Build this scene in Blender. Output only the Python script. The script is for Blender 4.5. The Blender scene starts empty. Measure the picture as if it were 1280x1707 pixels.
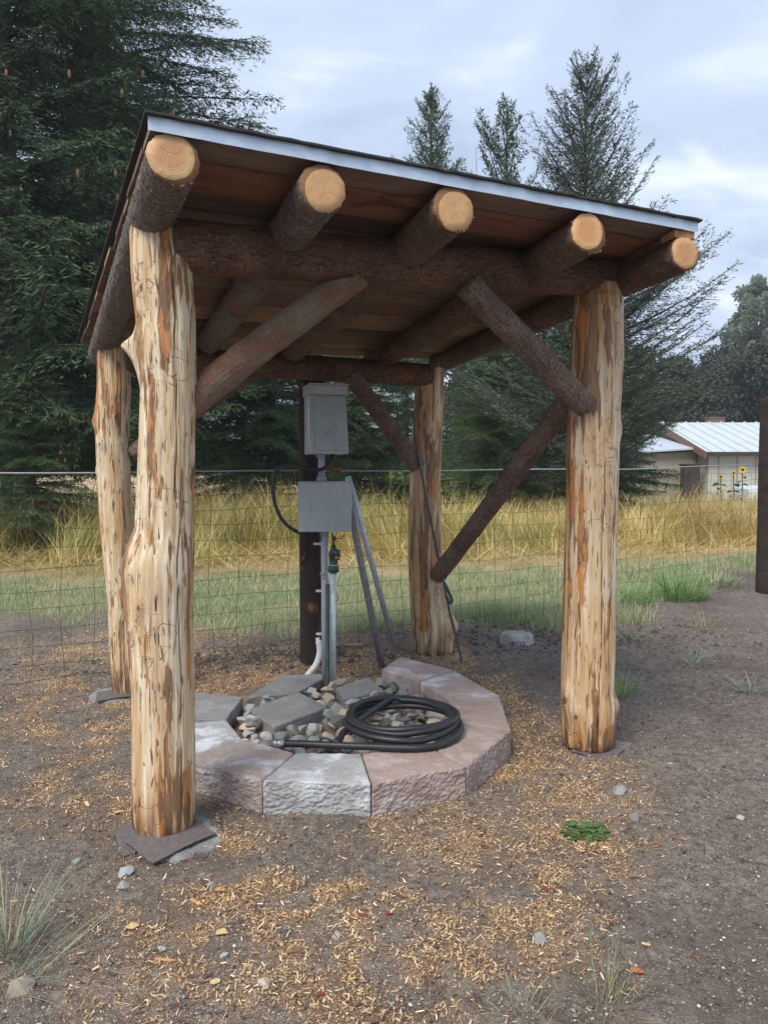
import bpy, math, random
import numpy as np
from mathutils import Vector, Matrix, noise as mnoise
random.seed(7)
rng = np.random.default_rng(7)
S = bpy.context.scene
R = math.radians

# ------------------------------------------------------------------ camera
cam_d = bpy.data.cameras.new('camera')
cam = bpy.data.objects.new('camera', cam_d)
S.collection.objects.link(cam)
cam.location = (0, 0, 1.4)
cam.rotation_euler = (R(90) - math.atan(68.5 / 1250), 0, 0)
cam_d.sensor_fit = 'VERTICAL'
cam_d.sensor_height = 36
cam_d.lens = 1250 / 1707 * 36
cam_d.clip_start = 0.05
cam_d.clip_end = 3000
S.camera = cam

# ------------------------------------------------------------------ world: overcast sky with thin brighter streaks
SUN_EL, SUN_AZ = R(52), R(215)
W = bpy.data.worlds.new('World')
S.world = W
W.use_nodes = True
wn, wl = W.node_tree.nodes, W.node_tree.links
wn.clear()
w_out = wn.new('ShaderNodeOutputWorld')
w_bg = wn.new('ShaderNodeBackground')
w_bg.inputs['Strength'].default_value = 0.080
sky = wn.new('ShaderNodeTexSky')
sky.sky_type = 'NISHITA'
sky.sun_disc = False
sky.sun_elevation = SUN_EL
sky.sun_rotation = SUN_AZ
tc = wn.new('ShaderNodeTexCoord')
sep = wn.new('ShaderNodeSeparateXYZ')
wl.new(tc.outputs['Generated'], sep.inputs[0])
zz = wn.new('ShaderNodeMath'); zz.operation = 'ABSOLUTE'; wl.new(sep.outputs['Z'], zz.inputs[0])
za = wn.new('ShaderNodeMath'); za.operation = 'ADD'; za.inputs[1].default_value = 0.28; wl.new(zz.outputs[0], za.inputs[0])
vd = wn.new('ShaderNodeVectorMath'); vd.operation = 'DIVIDE'
cmb = wn.new('ShaderNodeCombineXYZ')
for i in range(3): wl.new(za.outputs[0], cmb.inputs[i])
wl.new(tc.outputs['Generated'], vd.inputs[0]); wl.new(cmb.outputs[0], vd.inputs[1])
vm = wn.new('ShaderNodeMapping'); vm.inputs['Scale'].default_value = (1.0, 1.5, 1.0); vm.inputs['Location'].default_value = (0.35, 0.2, 0.1); vm.inputs['Rotation'].default_value = (0, 0, R(28))
wl.new(vd.outputs[0], vm.inputs[0])
cn = wn.new('ShaderNodeTexNoise'); cn.inputs['Scale'].default_value = 1.5; cn.inputs['Detail'].default_value = 7; cn.inputs['Roughness'].default_value = 0.52; cn.inputs['Distortion'].default_value = 0.35
wl.new(vm.outputs[0], cn.inputs['Vector'])
cr = wn.new('ShaderNodeValToRGB'); cr.color_ramp.interpolation = 'EASE'
e = cr.color_ramp.elements
e[0].position = 0.33; e[0].color = (2.35, 2.9, 3.95, 1)
e[1].position = 0.68; e[1].color = (5.1, 5.55, 6.3, 1)
m = e.new(0.5); m.color = (3.2, 3.8, 4.85, 1)
wl.new(cn.outputs[0], cr.inputs[0])
# thin bright breaks low over the horizon
cn2 = wn.new('ShaderNodeTexNoise'); cn2.inputs['Scale'].default_value = 3.2; cn2.inputs['Detail'].default_value = 5; cn2.inputs['Roughness'].default_value = 0.6; cn2.inputs['Distortion'].default_value = 0.6
wl.new(vm.outputs[0], cn2.inputs['Vector'])
cr2 = wn.new('ShaderNodeMapRange'); cr2.inputs['From Min'].default_value = 0.56; cr2.inputs['From Max'].default_value = 0.72
cr2.inputs['To Max'].default_value = 0.42
wl.new(cn2.outputs[0], cr2.inputs[0])
low = wn.new('ShaderNodeMapRange'); low.inputs['From Min'].default_value = 0.55; low.inputs['From Max'].default_value = 0.15
wl.new(zz.outputs[0], low.inputs[0])
mul = wn.new('ShaderNodeMath'); mul.operation = 'MULTIPLY'; wl.new(cr2.outputs[0], mul.inputs[0]); wl.new(low.outputs[0], mul.inputs[1])
mx2 = wn.new('ShaderNodeMixRGB'); mx2.inputs[2].default_value = (8.0, 7.9, 7.9, 1)
wl.new(mul.outputs[0], mx2.inputs[0]); wl.new(cr.outputs[0], mx2.inputs[1])
mx = wn.new('ShaderNodeMixRGB'); mx.inputs[0].default_value = 0.96
wl.new(sky.outputs[0], mx.inputs[1]); wl.new(mx2.outputs[0], mx.inputs[2])
wl.new(mx.outputs[0], w_bg.inputs['Color']); wl.new(w_bg.outputs[0], w_out.inputs[0])

# ------------------------------------------------------------------ sun behind thick cloud
sl = bpy.data.lights.new('sun', 'SUN')
sl.energy = 1.5; sl.angle = R(28); sl.color = (1.0, 0.94, 0.85)
so = bpy.data.objects.new('sun', sl); S.collection.objects.link(so)
sd = Vector((math.sin(SUN_AZ) * math.cos(SUN_EL), math.cos(SUN_AZ) * math.cos(SUN_EL), math.sin(SUN_EL)))
so.rotation_euler = (-sd).to_track_quat('-Z', 'Y').to_euler()
so.location = sd * 60
S.view_settings.view_transform = 'Standard'
S.view_settings.look = 'None'
S.view_settings.gamma = 1
S.view_settings.exposure = 1.36
try:
    S.view_settings.use_curve_mapping = False
except Exception: pass
S.render.engine = 'CYCLES'
S.cycles.max_bounces = 6
S.cycles.diffuse_bounces = 3
S.cycles.volume_bounces = 1
S.cycles.use_denoising = True

# ------------------------------------------------------------------ object helpers
COL = S.collection
def place(o, parent=None, mat=None):
    COL.objects.link(o)
    if parent is not None:
        o.parent = parent
        wm = mat if mat is not None else Matrix.Identity(4)
        o.matrix_basis = worldof(parent).inverted() @ wm
    elif mat is not None:
        o.matrix_basis = mat
    return o
def worldof(o):
    m = o.matrix_basis.copy()
    p = o.parent
    while p is not None:
        m = p.matrix_basis @ m
        p = p.parent
    return m
def tag(o, label=None, cat=None, group=None, kind=None):
    if label: o['label'] = label
    if cat: o['category'] = cat
    if group: o['group'] = group
    if kind: o['kind'] = kind
    return o
def thing(name, loc, label, cat, group=None, rot=0):
    o = bpy.data.objects.new(name, None)
    o.empty_display_size = 0.1
    place(o, None, Matrix.Translation(loc) @ Matrix.Rotation(rot, 4, 'Z'))
    return tag(o, label, cat, group)
def mesh_np(name, V, F, mats, smooth=False, mi=None, attrs=None):
    """V (n,3); F (m,k) int array, or a list of such arrays."""
    me = bpy.data.meshes.new(name)
    V = np.asarray(V, dtype=np.float32)
    Fs = F if isinstance(F, (list, tuple)) else [F]
    Fs = [np.asarray(f, dtype=np.int32) for f in Fs if len(f)]
    loops = np.concatenate([f.ravel() for f in Fs])
    tot = np.concatenate([np.full(len(f), f.shape[1], dtype=np.int32) for f in Fs])
    st = np.concatenate([[0], np.cumsum(tot)[:-1]]).astype(np.int32)
    me.vertices.add(len(V)); me.vertices.foreach_set('co', V.ravel())
    me.loops.add(len(loops)); me.loops.foreach_set('vertex_index', loops)
    me.polygons.add(len(tot)); me.polygons.foreach_set('loop_start', st); me.polygons.foreach_set('loop_total', tot)
    if smooth: me.polygons.foreach_set('use_smooth', np.ones(len(tot), dtype=bool))
    for m_ in (mats if isinstance(mats, (list, tuple)) else [mats]): me.materials.append(m_)
    if mi is not None: me.polygons.foreach_set('material_index', np.asarray(mi, dtype=np.int32))
    if attrs:
        for k, a in attrs.items():
            at = me.attributes.new(k, 'FLOAT', 'POINT'); at.data.foreach_set('value', np.asarray(a, dtype=np.float32))
    me.update(calc_edges=True)
    return me
def obj(name, me, parent=None, mat=None, **kw):
    o = bpy.data.objects.new(name, me)
    place(o, parent, mat)
    return tag(o, **kw) if kw else o
class MB:
    """collects simple solids"""
    def __init__(s): s.V = []; s.F = []; s.n = 0; s.M = []
    def add(s, V, F, m=0):
        s.V.append(np.asarray(V, dtype=float)); s.F.append([[i + s.n for i in f] for f in F]); s.M.append([m] * len(F)); s.n += len(V); return s
    def hexa(s, P, m=0):      # 4 bottom, 4 top, counterclockwise
        return s.add(P, [(3, 2, 1, 0), (4, 5, 6, 7), (0, 1, 5, 4), (1, 2, 6, 5), (2, 3, 7, 6), (3, 0, 4, 7)], m)
    def box(s, c, d, rz=0, m=0):
        x, y, z = [a / 2 for a in d]; ca, sa = math.cos(rz), math.sin(rz)
        P = [(-x, -y, -z), (x, -y, -z), (x, y, -z), (-x, y, -z), (-x, -y, z), (x, -y, z), (x, y, z), (-x, y, z)]
        return s.hexa([(c[0] + a * ca - b * sa, c[1] + a * sa + b * ca, c[2] + h) for a, b, h in P], m)
    def tube(s, pts, r, n=10, cap=True, m=0):
        V, F = tube_np(pts, r, n, cap); return s.add(V, F, m)
    def prism(s, poly, z0, z1, m=0):
        n = len(poly)
        P = [(x, y, z0) for x, y in poly] + [(x, y, z1) for x, y in poly]
        F = [tuple(range(n))[::-1], tuple(range(n, 2 * n))] + [(i, (i + 1) % n, n + (i + 1) % n, n + i) for i in range(n)]
        return s.add(P, F, m)
    def mesh(s, name, mats, smooth=False, bevel=0):
        me = bpy.data.meshes.new(name)
        V = np.concatenate(s.V); F = [f for g in s.F for f in g]
        me.from_pydata(V.tolist(), [], F)
        for m_ in (mats if isinstance(mats, (list, tuple)) else [mats]): me.materials.append(m_)
        me.polygons.foreach_set('material_index', [i for g in s.M for i in g])
        if smooth: me.polygons.foreach_set('use_smooth', [True] * len(F))
        me.update()
        if bevel:
            import bmesh
            bm = bmesh.new(); bm.from_mesh(me)
            bmesh.ops.bevel(bm, geom=bm.edges[:], offset=bevel, segments=2, affect='EDGES', profile=0.6)
            bm.to_mesh(me); bm.free()
        return me
def tube_np(pts, r, n=10, cap=True):
    P = np.asarray(pts, dtype=float); k = len(P)
    rr = np.full(k, r) if np.isscalar(r) else np.asarray(r, dtype=float)
    T = np.gradient(P, axis=0); T /= np.linalg.norm(T, axis=1)[:, None] + 1e-12
    a = np.array([0, 0, 1.0]) if abs(T[0][2]) < 0.9 else np.array([1.0, 0, 0])
    N = np.zeros_like(P); N[0] = np.cross(T[0], a); N[0] /= np.linalg.norm(N[0])
    for i in range(1, k):
        v = N[i - 1] - T[i] * (N[i - 1] @ T[i]); N[i] = v / (np.linalg.norm(v) + 1e-12)
    B = np.cross(T, N)
    th = np.arange(n) * 2 * math.pi / n
    V = P[:, None] + rr[:, None, None] * (np.cos(th)[None, :, None] * N[:, None] + np.sin(th)[None, :, None] * B[:, None])
    V = V.reshape(-1, 3).tolist()
    F = [(i * n + j, i * n + (j + 1) % n, (i + 1) * n + (j + 1) % n, (i + 1) * n + j) for i in range(k - 1) for j in range(n)]
    if cap: F += [tuple(range(n))[::-1], tuple(range((k - 1) * n, k * n))]
    return V, F
def spline(pts, n=8):
    P = [np.array(p, dtype=float) for p in pts]; P = [2 * P[0] - P[1]] + P + [2 * P[-1] - P[-2]]; out = []
    for i in range(1, len(P) - 2):
        for j in range(n):
            t = j / n; a, b, c, d = P[i - 1], P[i], P[i + 1], P[i + 2]
            out.append(0.5 * (2 * b + (c - a) * t + (2 * a - 5 * b + 4 * c - d) * t * t + (3 * b - a - 3 * c + d) * t ** 3))
    out.append(P[-2]); return np.array(out)

# value noise (numpy)
def _h(ix, iy, iz):
    n = (ix * 374761393 + iy * 668265263 + iz * 2147483647 + 1013904223) & 0xffffffff
    n = ((n ^ (n >> 13)) * 1274126177) & 0xffffffff
    return ((n ^ (n >> 16)) & 0xffff) / 65535.0
def vnoise(x, y, z=0.0):
    x, y, z = np.broadcast_arrays(np.asarray(x, float), np.asarray(y, float), np.asarray(z, float))
    ix, iy, iz = np.floor(x).astype(np.int64), np.floor(y).astype(np.int64), np.floor(z).astype(np.int64)
    fx, fy, fz = x - ix, y - iy, z - iz
    fx, fy, fz = [f * f * (3 - 2 * f) for f in (fx, fy, fz)]
    r = 0
    for a in (0, 1):
        for b in (0, 1):
            for c in (0, 1):
                r = r + _h(ix + a, iy + b, iz + c) * (fx if a else 1 - fx) * (fy if b else 1 - fy) * (fz if c else 1 - fz)
    return r
def fbm(x, y, z=0.0, o=4):
    r = 0; a = 0.5
    for i in range(o):
        r = r + a * vnoise(np.asarray(x) * 2 ** i + 17 * i, np.asarray(y) * 2 ** i - 9 * i, np.asarray(z) * 2 ** i); a *= 0.5
    return r / (1 - 0.5 ** o)
def sstep(a, b, x):
    t = np.clip((x - a) / (b - a), 0, 1); return t * t * (3 - 2 * t)

# ------------------------------------------------------------------ material helpers
class M:
    def __init__(s, name):
        s.m = bpy.data.materials.new(name); s.m.use_nodes = True
        s.t = s.m.node_tree; s.t.nodes.clear()
        s.out = s.t.nodes.new('ShaderNodeOutputMaterial')
        s.b = s.t.nodes.new('ShaderNodeBsdfPrincipled')
        s.t.links.new(s.b.outputs[0], s.out.inputs[0])
        s._c = None
    def n(s, ty, **props):
        x = s.t.nodes.new('ShaderNode' + ty)
        for k, v in props.items(): setattr(x, k, v)
        return x
    def put(s, sock, v):
        if isinstance(v, bpy.types.NodeSocket): s.t.links.new(v, sock)
        elif isinstance(v, (tuple, list)) and len(v) == 3 and sock.type == 'RGBA': sock.default_value = (*v, 1)
        else: sock.default_value = v
    def co(s, rnd=True):
        if s._c is None:
            t = s.n('TexCoord'); s._c = t.outputs['Object']
            if rnd:
                oi = s.n('ObjectInfo'); a = s.n('Math', operation='MULTIPLY'); s.put(a.inputs[0], oi.outputs['Random']); a.inputs[1].default_value = 37.0
                v = s.n('VectorMath', operation='ADD'); s.put(v.inputs[0], s._c); s.put(v.inputs[1], a.outputs[0]); s._c = v.outputs[0]
        return s._c
    def map(s, vec, scale=(1, 1, 1), loc=(0, 0, 0)):
        x = s.n('Mapping'); s.put(x.inputs['Vector'], vec); x.inputs['Scale'].default_value = scale; x.inputs['Location'].default_value = loc; return x.outputs[0]
    def noise(s, vec, scale, detail=4, rough=0.55, dist=0.0):
        x = s.n('TexNoise'); s.put(x.inputs['Vector'], vec); x.inputs['Scale'].default_value = scale; x.inputs['Detail'].default_value = detail
        x.inputs['Roughness'].default_value = rough; x.inputs['Distortion'].default_value = dist; return x.outputs[0]
    def voro(s, vec, scale, feature='F1', out='Distance', rand=1.0):
        x = s.n('TexVoronoi', feature=feature); s.put(x.inputs['Vector'], vec); x.inputs['Scale'].default_value = scale; x.inputs['Randomness'].default_value = rand; return x.outputs[out]
    def ramp(s, fac, stops, interp='LINEAR'):
        x = s.n('ValToRGB'); x.color_ramp.interpolation = interp; s.put(x.inputs[0], fac); el = x.color_ramp.elements
        while len(el) > 1: el.remove(el[-1])
        for i, (p, c) in enumerate(stops):
            q = el[0] if i == 0 else el.new(p)
            q.position = p
            if not isinstance(c, (tuple, list)): c = (c, c, c)
            q.color = (*c, 1)
        return x.outputs[0]
    def rng(s, v, a, b, c=0.0, d=1.0):
        x = s.n('MapRange'); s.put(x.inputs[0], v)
        for i, k in enumerate((a, b, c, d)): x.inputs[i + 1].default_value = k
        return x.outputs[0]
    def mix(s, f, a, b, mode='MIX'):
        x = s.n('MixRGB', blend_type=mode); s.put(x.inputs[0], f); s.put(x.inputs[1], a); s.put(x.inputs[2], b); return x.outputs[0]
    def math(s, op, a, b=0.0):
        x = s.n('Math', operation=op); s.put(x.inputs[0], a); s.put(x.inputs[1], b); return x.outputs[0]
    def attr(s, name): x = s.n('Attribute', attribute_name=name); return x.outputs['Fac']
    def island(s): return s.n('NewGeometry').outputs['Random Per Island']
    def orand(s): return s.n('ObjectInfo').outputs['Random']
    def done(s, color, rough=0.8, bump=None, bs=0.3, bd=0.01, **kw):
        s.put(s.b.inputs['Base Color'], color); s.put(s.b.inputs['Roughness'], rough)
        for k, v in kw.items(): s.put(s.b.inputs[k.replace('_', ' ')], v)
        if bump is not None:
            x = s.n('Bump'); x.inputs['Strength'].default_value = bs; x.inputs['Distance'].default_value = bd; s.put(x.inputs['Height'], bump); s.put(s.b.inputs['Normal'], x.outputs[0])
        return s.m

def peeled(name, amber=0.3):
    s = M(name); c = s.co()
    st = s.map(c, (1, 1, 0.11))                        # streaks along the log
    st2 = s.map(c, (1, 1, 0.045))
    base = s.mix(s.rng(s.noise(st, 22, 5), 0.35, 0.65), (0.66, 0.53, 0.34), (0.86, 0.77, 0.60))
    base = s.mix(s.rng(s.noise(st2, 60, 3), 0.42, 0.68), base, (0.55, 0.37, 0.17)); base = s.mix(s.rng(s.noise(s.map(c, (1, 1, 0.02), (3, 8, 1)), 150, 3, 0.7), 0.58, 0.66, 0, 0.55), base, (0.24, 0.14, 0.07))
    lowmask = s.attr('low')
    big = s.noise(c, 2.2, 3)
    amb = s.math('ADD', s.rng(big, 0.38, 0.68, 0.0, 0.75), s.math('MULTIPLY', lowmask, 0.75))
    base = s.mix(s.math('MULTIPLY', amb, s.rng(s.noise(st, 13, 4), 0.35, 0.62)), base, (0.50, 0.24, 0.065))
    # crisp left-over inner bark patches
    p1 = s.noise(s.map(c, (1, 1, 0.085)), 19, 6, 0.60, 0.35)
    thr = s.math('ADD', p1, s.math('ADD', s.math('MULTIPLY', amb, 0.05), s.rng(s.noise(s.map(c, (1, 1, 0.6), (11, 2, 6)), 3.2, 3), 0.40, 0.62, -0.07, 0.075)))
    patch = s.rng(thr, 0.562, 0.582)
    pcol = s.ramp(s.noise(s.map(c, (1, 1, 0.2), (3, 1, 2)), 14, 4), [(0.35, (0.36, 0.19, 0.085)), (0.46, (0.27, 0.14, 0.06)), (0.53, (0.16, 0.08, 0.04)), (0.57, (0.50, 0.20, 0.045))])
    col = s.mix(s.math('MULTIPLY', patch, 0.93), base, pcol)
    p2 = s.rng(s.noise(s.map(c, (1, 1, 0.10), (7, 3, 0)), 60, 4, 0.65), 0.62, 0.66)
    col = s.mix(s.math('MULTIPLY', p2, 0.8), col, (0.15, 0.075, 0.03))
    p3 = s.rng(s.noise(s.map(c, (1, 1, 0.2), (2, 9, 5)), 9, 5, 0.6, 0.4), 0.655, 0.672)
    col = s.mix(p3, col, (0.45, 0.16, 0.03))
    # beetle galleries: thin wandering lines
    g = s.noise(s.map(c, (1, 1, 1.4), (5, 5, 5)), 8, 2, 0.5, 1.2)
    gl = s.math('SUBTRACT', 1.0, s.rng(s.math('ABSOLUTE', s.math('SUBTRACT', g, 0.5)), 0.0, 0.010))
    gm = s.rng(s.noise(s.map(c, (1, 1, 0.8), (1, 8, 2)), 4, 2), 0.50, 0.56)
    gal = s.math('MULTIPLY', gl, gm)
    col = s.mix(s.math('MULTIPLY', gal, 0.8), col, (0.16, 0.10, 0.06))
    # drying checks
    ck = s.attr('crack')
    col = s.mix(ck, col, (0.022, 0.014, 0.01))
    # grime at the very bottom
    col = s.mix(s.math('MULTIPLY', s.rng(lowmask, 0.7, 1.0), s.rng(s.noise(st, 20, 4), 0.42, 0.6)), col, (0.075, 0.035, 0.015))
    h = s.math('ADD', s.math('MULTIPLY', s.noise(s.map(c, (1, 1, 0.08)), 90, 4), 0.5), s.math('MULTIPLY', patch, 0.9))
    h = s.math('SUBTRACT', h, s.math('MULTIPLY', gal, 0.8))
    return s.done(col, 0.62, h, 0.55, 0.006)
def bark(name, c0, c1, c2, speck=(0.35, 0.30, 0.27), ring=0.5, fib=0.5, red=(0.22, 0.06, 0.03), grain=0.6):
    s = M(name); c = s.co()
    rg = s.noise(s.map(c, (0.5, 0.5, 2.6)), 48, 5, 0.7, 1.0)           # rings round the log
    fb = s.noise(s.map(c, (1.6, 1.6, 0.35)), 60, 4, 0.6, 0.6)             # fibres along it
    lo = s.noise(c, 5, 5, 0.6)
    col = s.mix(s.rng(lo, 0.42, 0.58), c0, c1); col = s.mix(s.rng(s.noise(c, 75, 4, 0.75), 0.40, 0.62, 0, grain), col, tuple(x * 0.4 for x in c0))
    col = s.mix(s.math('MULTIPLY', s.rng(rg, 0.50, 0.60), ring), col, c2)
    col = s.mix(s.math('MULTIPLY', s.rng(fb, 0.52, 0.64), fib), col, (0.036, 0.019, 0.013))
    fl = s.rng(s.voro(s.map(c, (1, 1, 0.7)), 85), 0.24, 0.12)
    fm = s.rng(s.noise(c, 24, 4, 0.7), 0.48, 0.58)
    col = s.mix(s.math('MULTIPLY', s.math('MULTIPLY', fl, fm), 0.7), col, speck)
    rp = s.rng(s.noise(s.map(c, (1, 1, 0.6), (4, 4, 4)), 6.5, 5, 0.62, 0.5), 0.63, 0.65)
    rc = s.mix(s.noise(c, 30, 3), red, (0.42, 0.17, 0.05))
    col = s.mix(rp, col, rc)
    h = s.math('ADD', s.math('MULTIPLY', rg, 0.5), s.math('ADD', s.math('MULTIPLY', fb, 0.5), s.math('MULTIPLY', lo, 0.6)))
    return s.done(col, 0.82, h, 1.0, 0.022)
def cutend(name, red=0.2, cx=0.15, cy=0.1, rad=0.08):
    s = M(name); t = s.n('TexCoord'); c = t.outputs['Object']
    v = s.map(c, (1, 1, 0), (-cx * rad, -cy * rad, 0))
    v2 = s.n('VectorMath', operation='ADD'); s.put(v2.inputs[0], v)
    nz = s.n('TexNoise'); nz.inputs['Scale'].default_value = 22; nz.inputs['Detail'].default_value = 3; s.put(nz.inputs['Vector'], c)
    sc = s.n('VectorMath', operation='SCALE'); s.put(sc.inputs[0], nz.outputs['Color']); sc.inputs['Scale'].default_value = 0.008; s.put(v2.inputs[1], sc.outputs[0])
    ln = s.n('VectorMath', operation='LENGTH'); s.put(ln.inputs[0], v2.outputs[0]); r = ln.outputs['Value']
    rings = s.math('SINE', s.math('MULTIPLY', r, 2 * math.pi / 0.0062))
    base = s.mix(s.noise(c, 40, 5), (0.62, 0.37, 0.16), (0.78, 0.53, 0.27))
    base = s.mix(s.math('MULTIPLY', s.rng(r, rad * 0.75, rad * 0.45), red), base, (0.60, 0.27, 0.13))
    col = s.mix(s.rng(rings, 0.0, 0.9, 0, 0.62), base, (0.34, 0.15, 0.055))
    col = s.mix(s.rng(s.noise(c, 14, 3), 0.60, 0.70, 0, 0.45), col, (0.40, 0.20, 0.08))
    sx = s.n('SeparateXYZ'); s.put(sx.inputs[0], v2.outputs[0]); an = s.math('ARCTAN2', sx.outputs[1], sx.outputs[0])
    an = s.math('ADD', an, s.math('MULTIPLY', s.orand(), 6.0)); an = s.math('ADD', an, s.math('MULTIPLY', s.noise(c, 30, 3), 0.35))
    ck = s.rng(s.math('ABSOLUTE', s.math('SINE', s.math('MULTIPLY', an, 1.5))), 0.055, 0.02); ck = s.math('MULTIPLY', ck, s.rng(r, rad * 0.62, rad * 0.40)); col = s.mix(s.math('MULTIPLY', ck, 0.75), col, (0.12, 0.05, 0.02))
    saw = s.n('TexWave', bands_direction='DIAGONAL'); s.put(saw.inputs['Vector'], c); saw.inputs['Scale'].default_value = 55; saw.inputs['Distortion'].default_value = 1.5
    col = s.mix(s.math('MULTIPLY', saw.outputs['Fac'], 0.14), col, (0.85, 0.62, 0.36))
    edge = s.math('ADD', r, s.math('MULTIPLY', s.noise(c, 45, 3), 0.006))
    col = s.mix(1.0, col, s.ramp(s.orand(), [(0, (0.85, 0.80, 0.76)), (0.5, (1.05, 1.0, 0.95)), (1, (0.95, 0.98, 1.0))]), 'MULTIPLY')
    col = s.mix(s.rng(edge, rad * 0.955, rad * 1.0), col, (0.22, 0.11, 0.05))
    return s.done(col, 0.75, s.noise(c, 150, 3), 0.5, 0.003)
def concrete(name, a, b, light=(0.6, 0.62, 0.64), la=0.5, grain=190, bs=0.5):
    s = M(name); c = s.co()
    col = s.mix(s.rng(s.noise(c, 9, 5, 0.6), 0.35, 0.65), a, b)
    col = s.mix(s.rng(s.noise(c, grain, 2, 0.7), 0.35, 0.7, 0, 0.5), col, tuple(x * 0.42 for x in a))
    col = s.mix(s.rng(s.voro(c, 120), 0.14, 0.08, 0, 0.45), col, tuple(min(1, x * 2.2) for x in a))
    col = s.mix(s.math('MULTIPLY', s.rng(s.noise(s.map(c, (1, 1, 1), (3, 3, 3)), 4.5, 6, 0.65, 0.3), 0.5, 0.62), la), col, light)
    h = s.math('ADD', s.noise(c, 130, 4, 0.75), s.math('MULTIPLY', s.voro(c, 75), 0.7))
    return s.done(col, 0.92, h, bs, 0.012)
def plain(name, col, rough=0.6, metal=0.0, var=0.15, scale=20, bs=0.1, bd=0.004):
    s = M(name); c = s.co()
    nz = s.noise(c, scale, 5, 0.6)
    cc = s.mix(s.rng(nz, 0.35, 0.65), tuple(x * (1 - var) for x in col), tuple(min(1, x * (1 + var)) for x in col))
    return s.done(cc, rough, s.noise(c, scale * 5, 3), bs, bd, Metallic=metal)
def stone(name, a, b, sp):
    s = M(name); c = s.co()
    oi = s.orand()
    col = s.mix(s.rng(s.noise(c, 12, 5, 0.6), 0.35, 0.65), a, b)
    col = s.mix(s.rng(s.noise(c, 110, 3, 0.7), 0.50, 0.62, 0, 0.8), col, sp)
    col = s.mix(s.rng(s.noise(s.map(c, (1, 1, 1), (7, 1, 4)), 60, 2), 0.56, 0.66, 0, 0.7), col, tuple(x * 0.3 for x in a))
    col = s.mix(1.0, col, s.ramp(oi, [(0, 0.62), (1, 1.2)]), 'MULTIPLY')
    return s.done(col, 0.8, s.noise(c, 45, 5), 0.4, 0.006)
def blademat(name, stops, rough=0.6, trans=0.25, attr=None):
    s = M(name)
    i = s.island()
    col = s.ramp(i, stops)
    if attr is not None:
        col = s.mix(s.attr('tip'), col, attr)
    s.put(s.b.inputs['Base Color'], col); s.b.inputs['Roughness'].default_value = rough
    tr = s.n('BsdfTranslucent'); s.put(tr.inputs[0], col)
    mxs = s.n('MixShader'); mxs.inputs[0].default_value = trans
    s.t.links.new(s.b.outputs[0], mxs.inputs[1]); s.t.links.new(tr.outputs[0], mxs.inputs[2]); s.t.links.new(mxs.outputs[0], s.out.inputs[0])
    return s.m

# ------------------------------------------------------------------ the ground
RC = np.array([-0.12, 3.95])                       # centre of the block ring
def gh(x, y):
    x = np.asarray(x, float); y = np.asarray(y, float)
    h = 0.06 * sstep(4.2, 5.6, y) * sstep(-1.6, -0.2, x)
    h = h + (fbm(x * 1.1, y * 1.1, 3.1, 3) - 0.5) * 0.05 + (fbm(x * 6, y * 6, 1.7, 3) - 0.5) * 0.022
    r = np.hypot(x - RC[0], y - RC[1])
    h = h * sstep(0.55, 1.5, r) + 0.04 * (1 - sstep(0.62, 0.78, r))
    # little mound of dug earth behind the shelter
    h = h + 0.05 * np.exp(-(((x + 0.9) / 0.7) ** 2 + ((y - 5.35) / 0.22) ** 2)) * (0.5 + fbm(x * 9, y * 9, 2, 2))
    return h
def edge_y(x):                                      # where bare dirt gives way to grass
    return np.interp(x, [-30, -4, -2.5, -0.3, 0.6, 1.5, 2.4, 3.1, 3.9, 5.5, 30], [9, 7.6, 7.0, 6.1, 6.2, 6.35, 6.9, 8.1, 9.2, 10.5, 24])
def lawn_f(x, y):
    return sstep(-0.25, 0.35, y - edge_y(x) + (fbm(x * 1.5, y * 1.5, 9, 3) - 0.5) * 1.4)
def shav_f(x, y):                                   # wood shavings on the dirt, 0..1
    xb = np.interp(y, [1.5, 1.9, 2.3, 2.8, 3.3, 3.8, 4.6, 5.5, 6.5], [0.45, 0.50, 0.62, 0.95, 1.15, 1.05, 0.9, 0.75, 0.3])
    a = 1 - sstep(-0.25, 0.25, x - xb)
    lft = np.interp(y, [1.5, 2.0, 2.5, 2.8, 3.4, 5.0, 6.5], [-0.75, -0.65, -0.75, -1.1, -1.7, -2.3, -2.6])
    a = a * (0.16 + 0.84 * sstep(-0.35, 0.3, x - lft))
    n = fbm(x * 2.3 + 4, y * 2.3, 5, 4)
    d = sstep(0.38, 0.56, n + 0.04)
    n2 = sstep(0.32, 0.62, fbm(x * 11, y * 11, 8, 2))
    out = a * (0.12 + 0.88 * d) * (0.25 + 0.75 * n2) * (1 - sstep(6.3, 6.9, y))
    r = np.hypot(x - RC[0], y - RC[1])
    bare = np.exp(-((r - 1.10) / 0.16) ** 2) * sstep(0.2, -0.2, y - 3.5) * 0.75   # swept dusty rim in front of the blocks
    fill = 0.8 * np.exp(-(((x - 0.80) / 0.28) ** 2 + ((y - 3.35) / 0.5) ** 2)) + 0.9 * np.exp(-(((x + 0.7) / 0.75) ** 2 + ((y - 5.15) / 0.45) ** 2)) + 0.7 * np.exp(-(((x - 0.25) / 0.3) ** 2 + ((y - 2.75) / 0.2) ** 2))
    out = out * np.interp(y, [1.6, 2.0, 2.35], [0.45, 0.7, 1.0])
    return np.clip(out * (1 - bare) + fill * (0.3 + 0.7 * n2), 0, 1)

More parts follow.
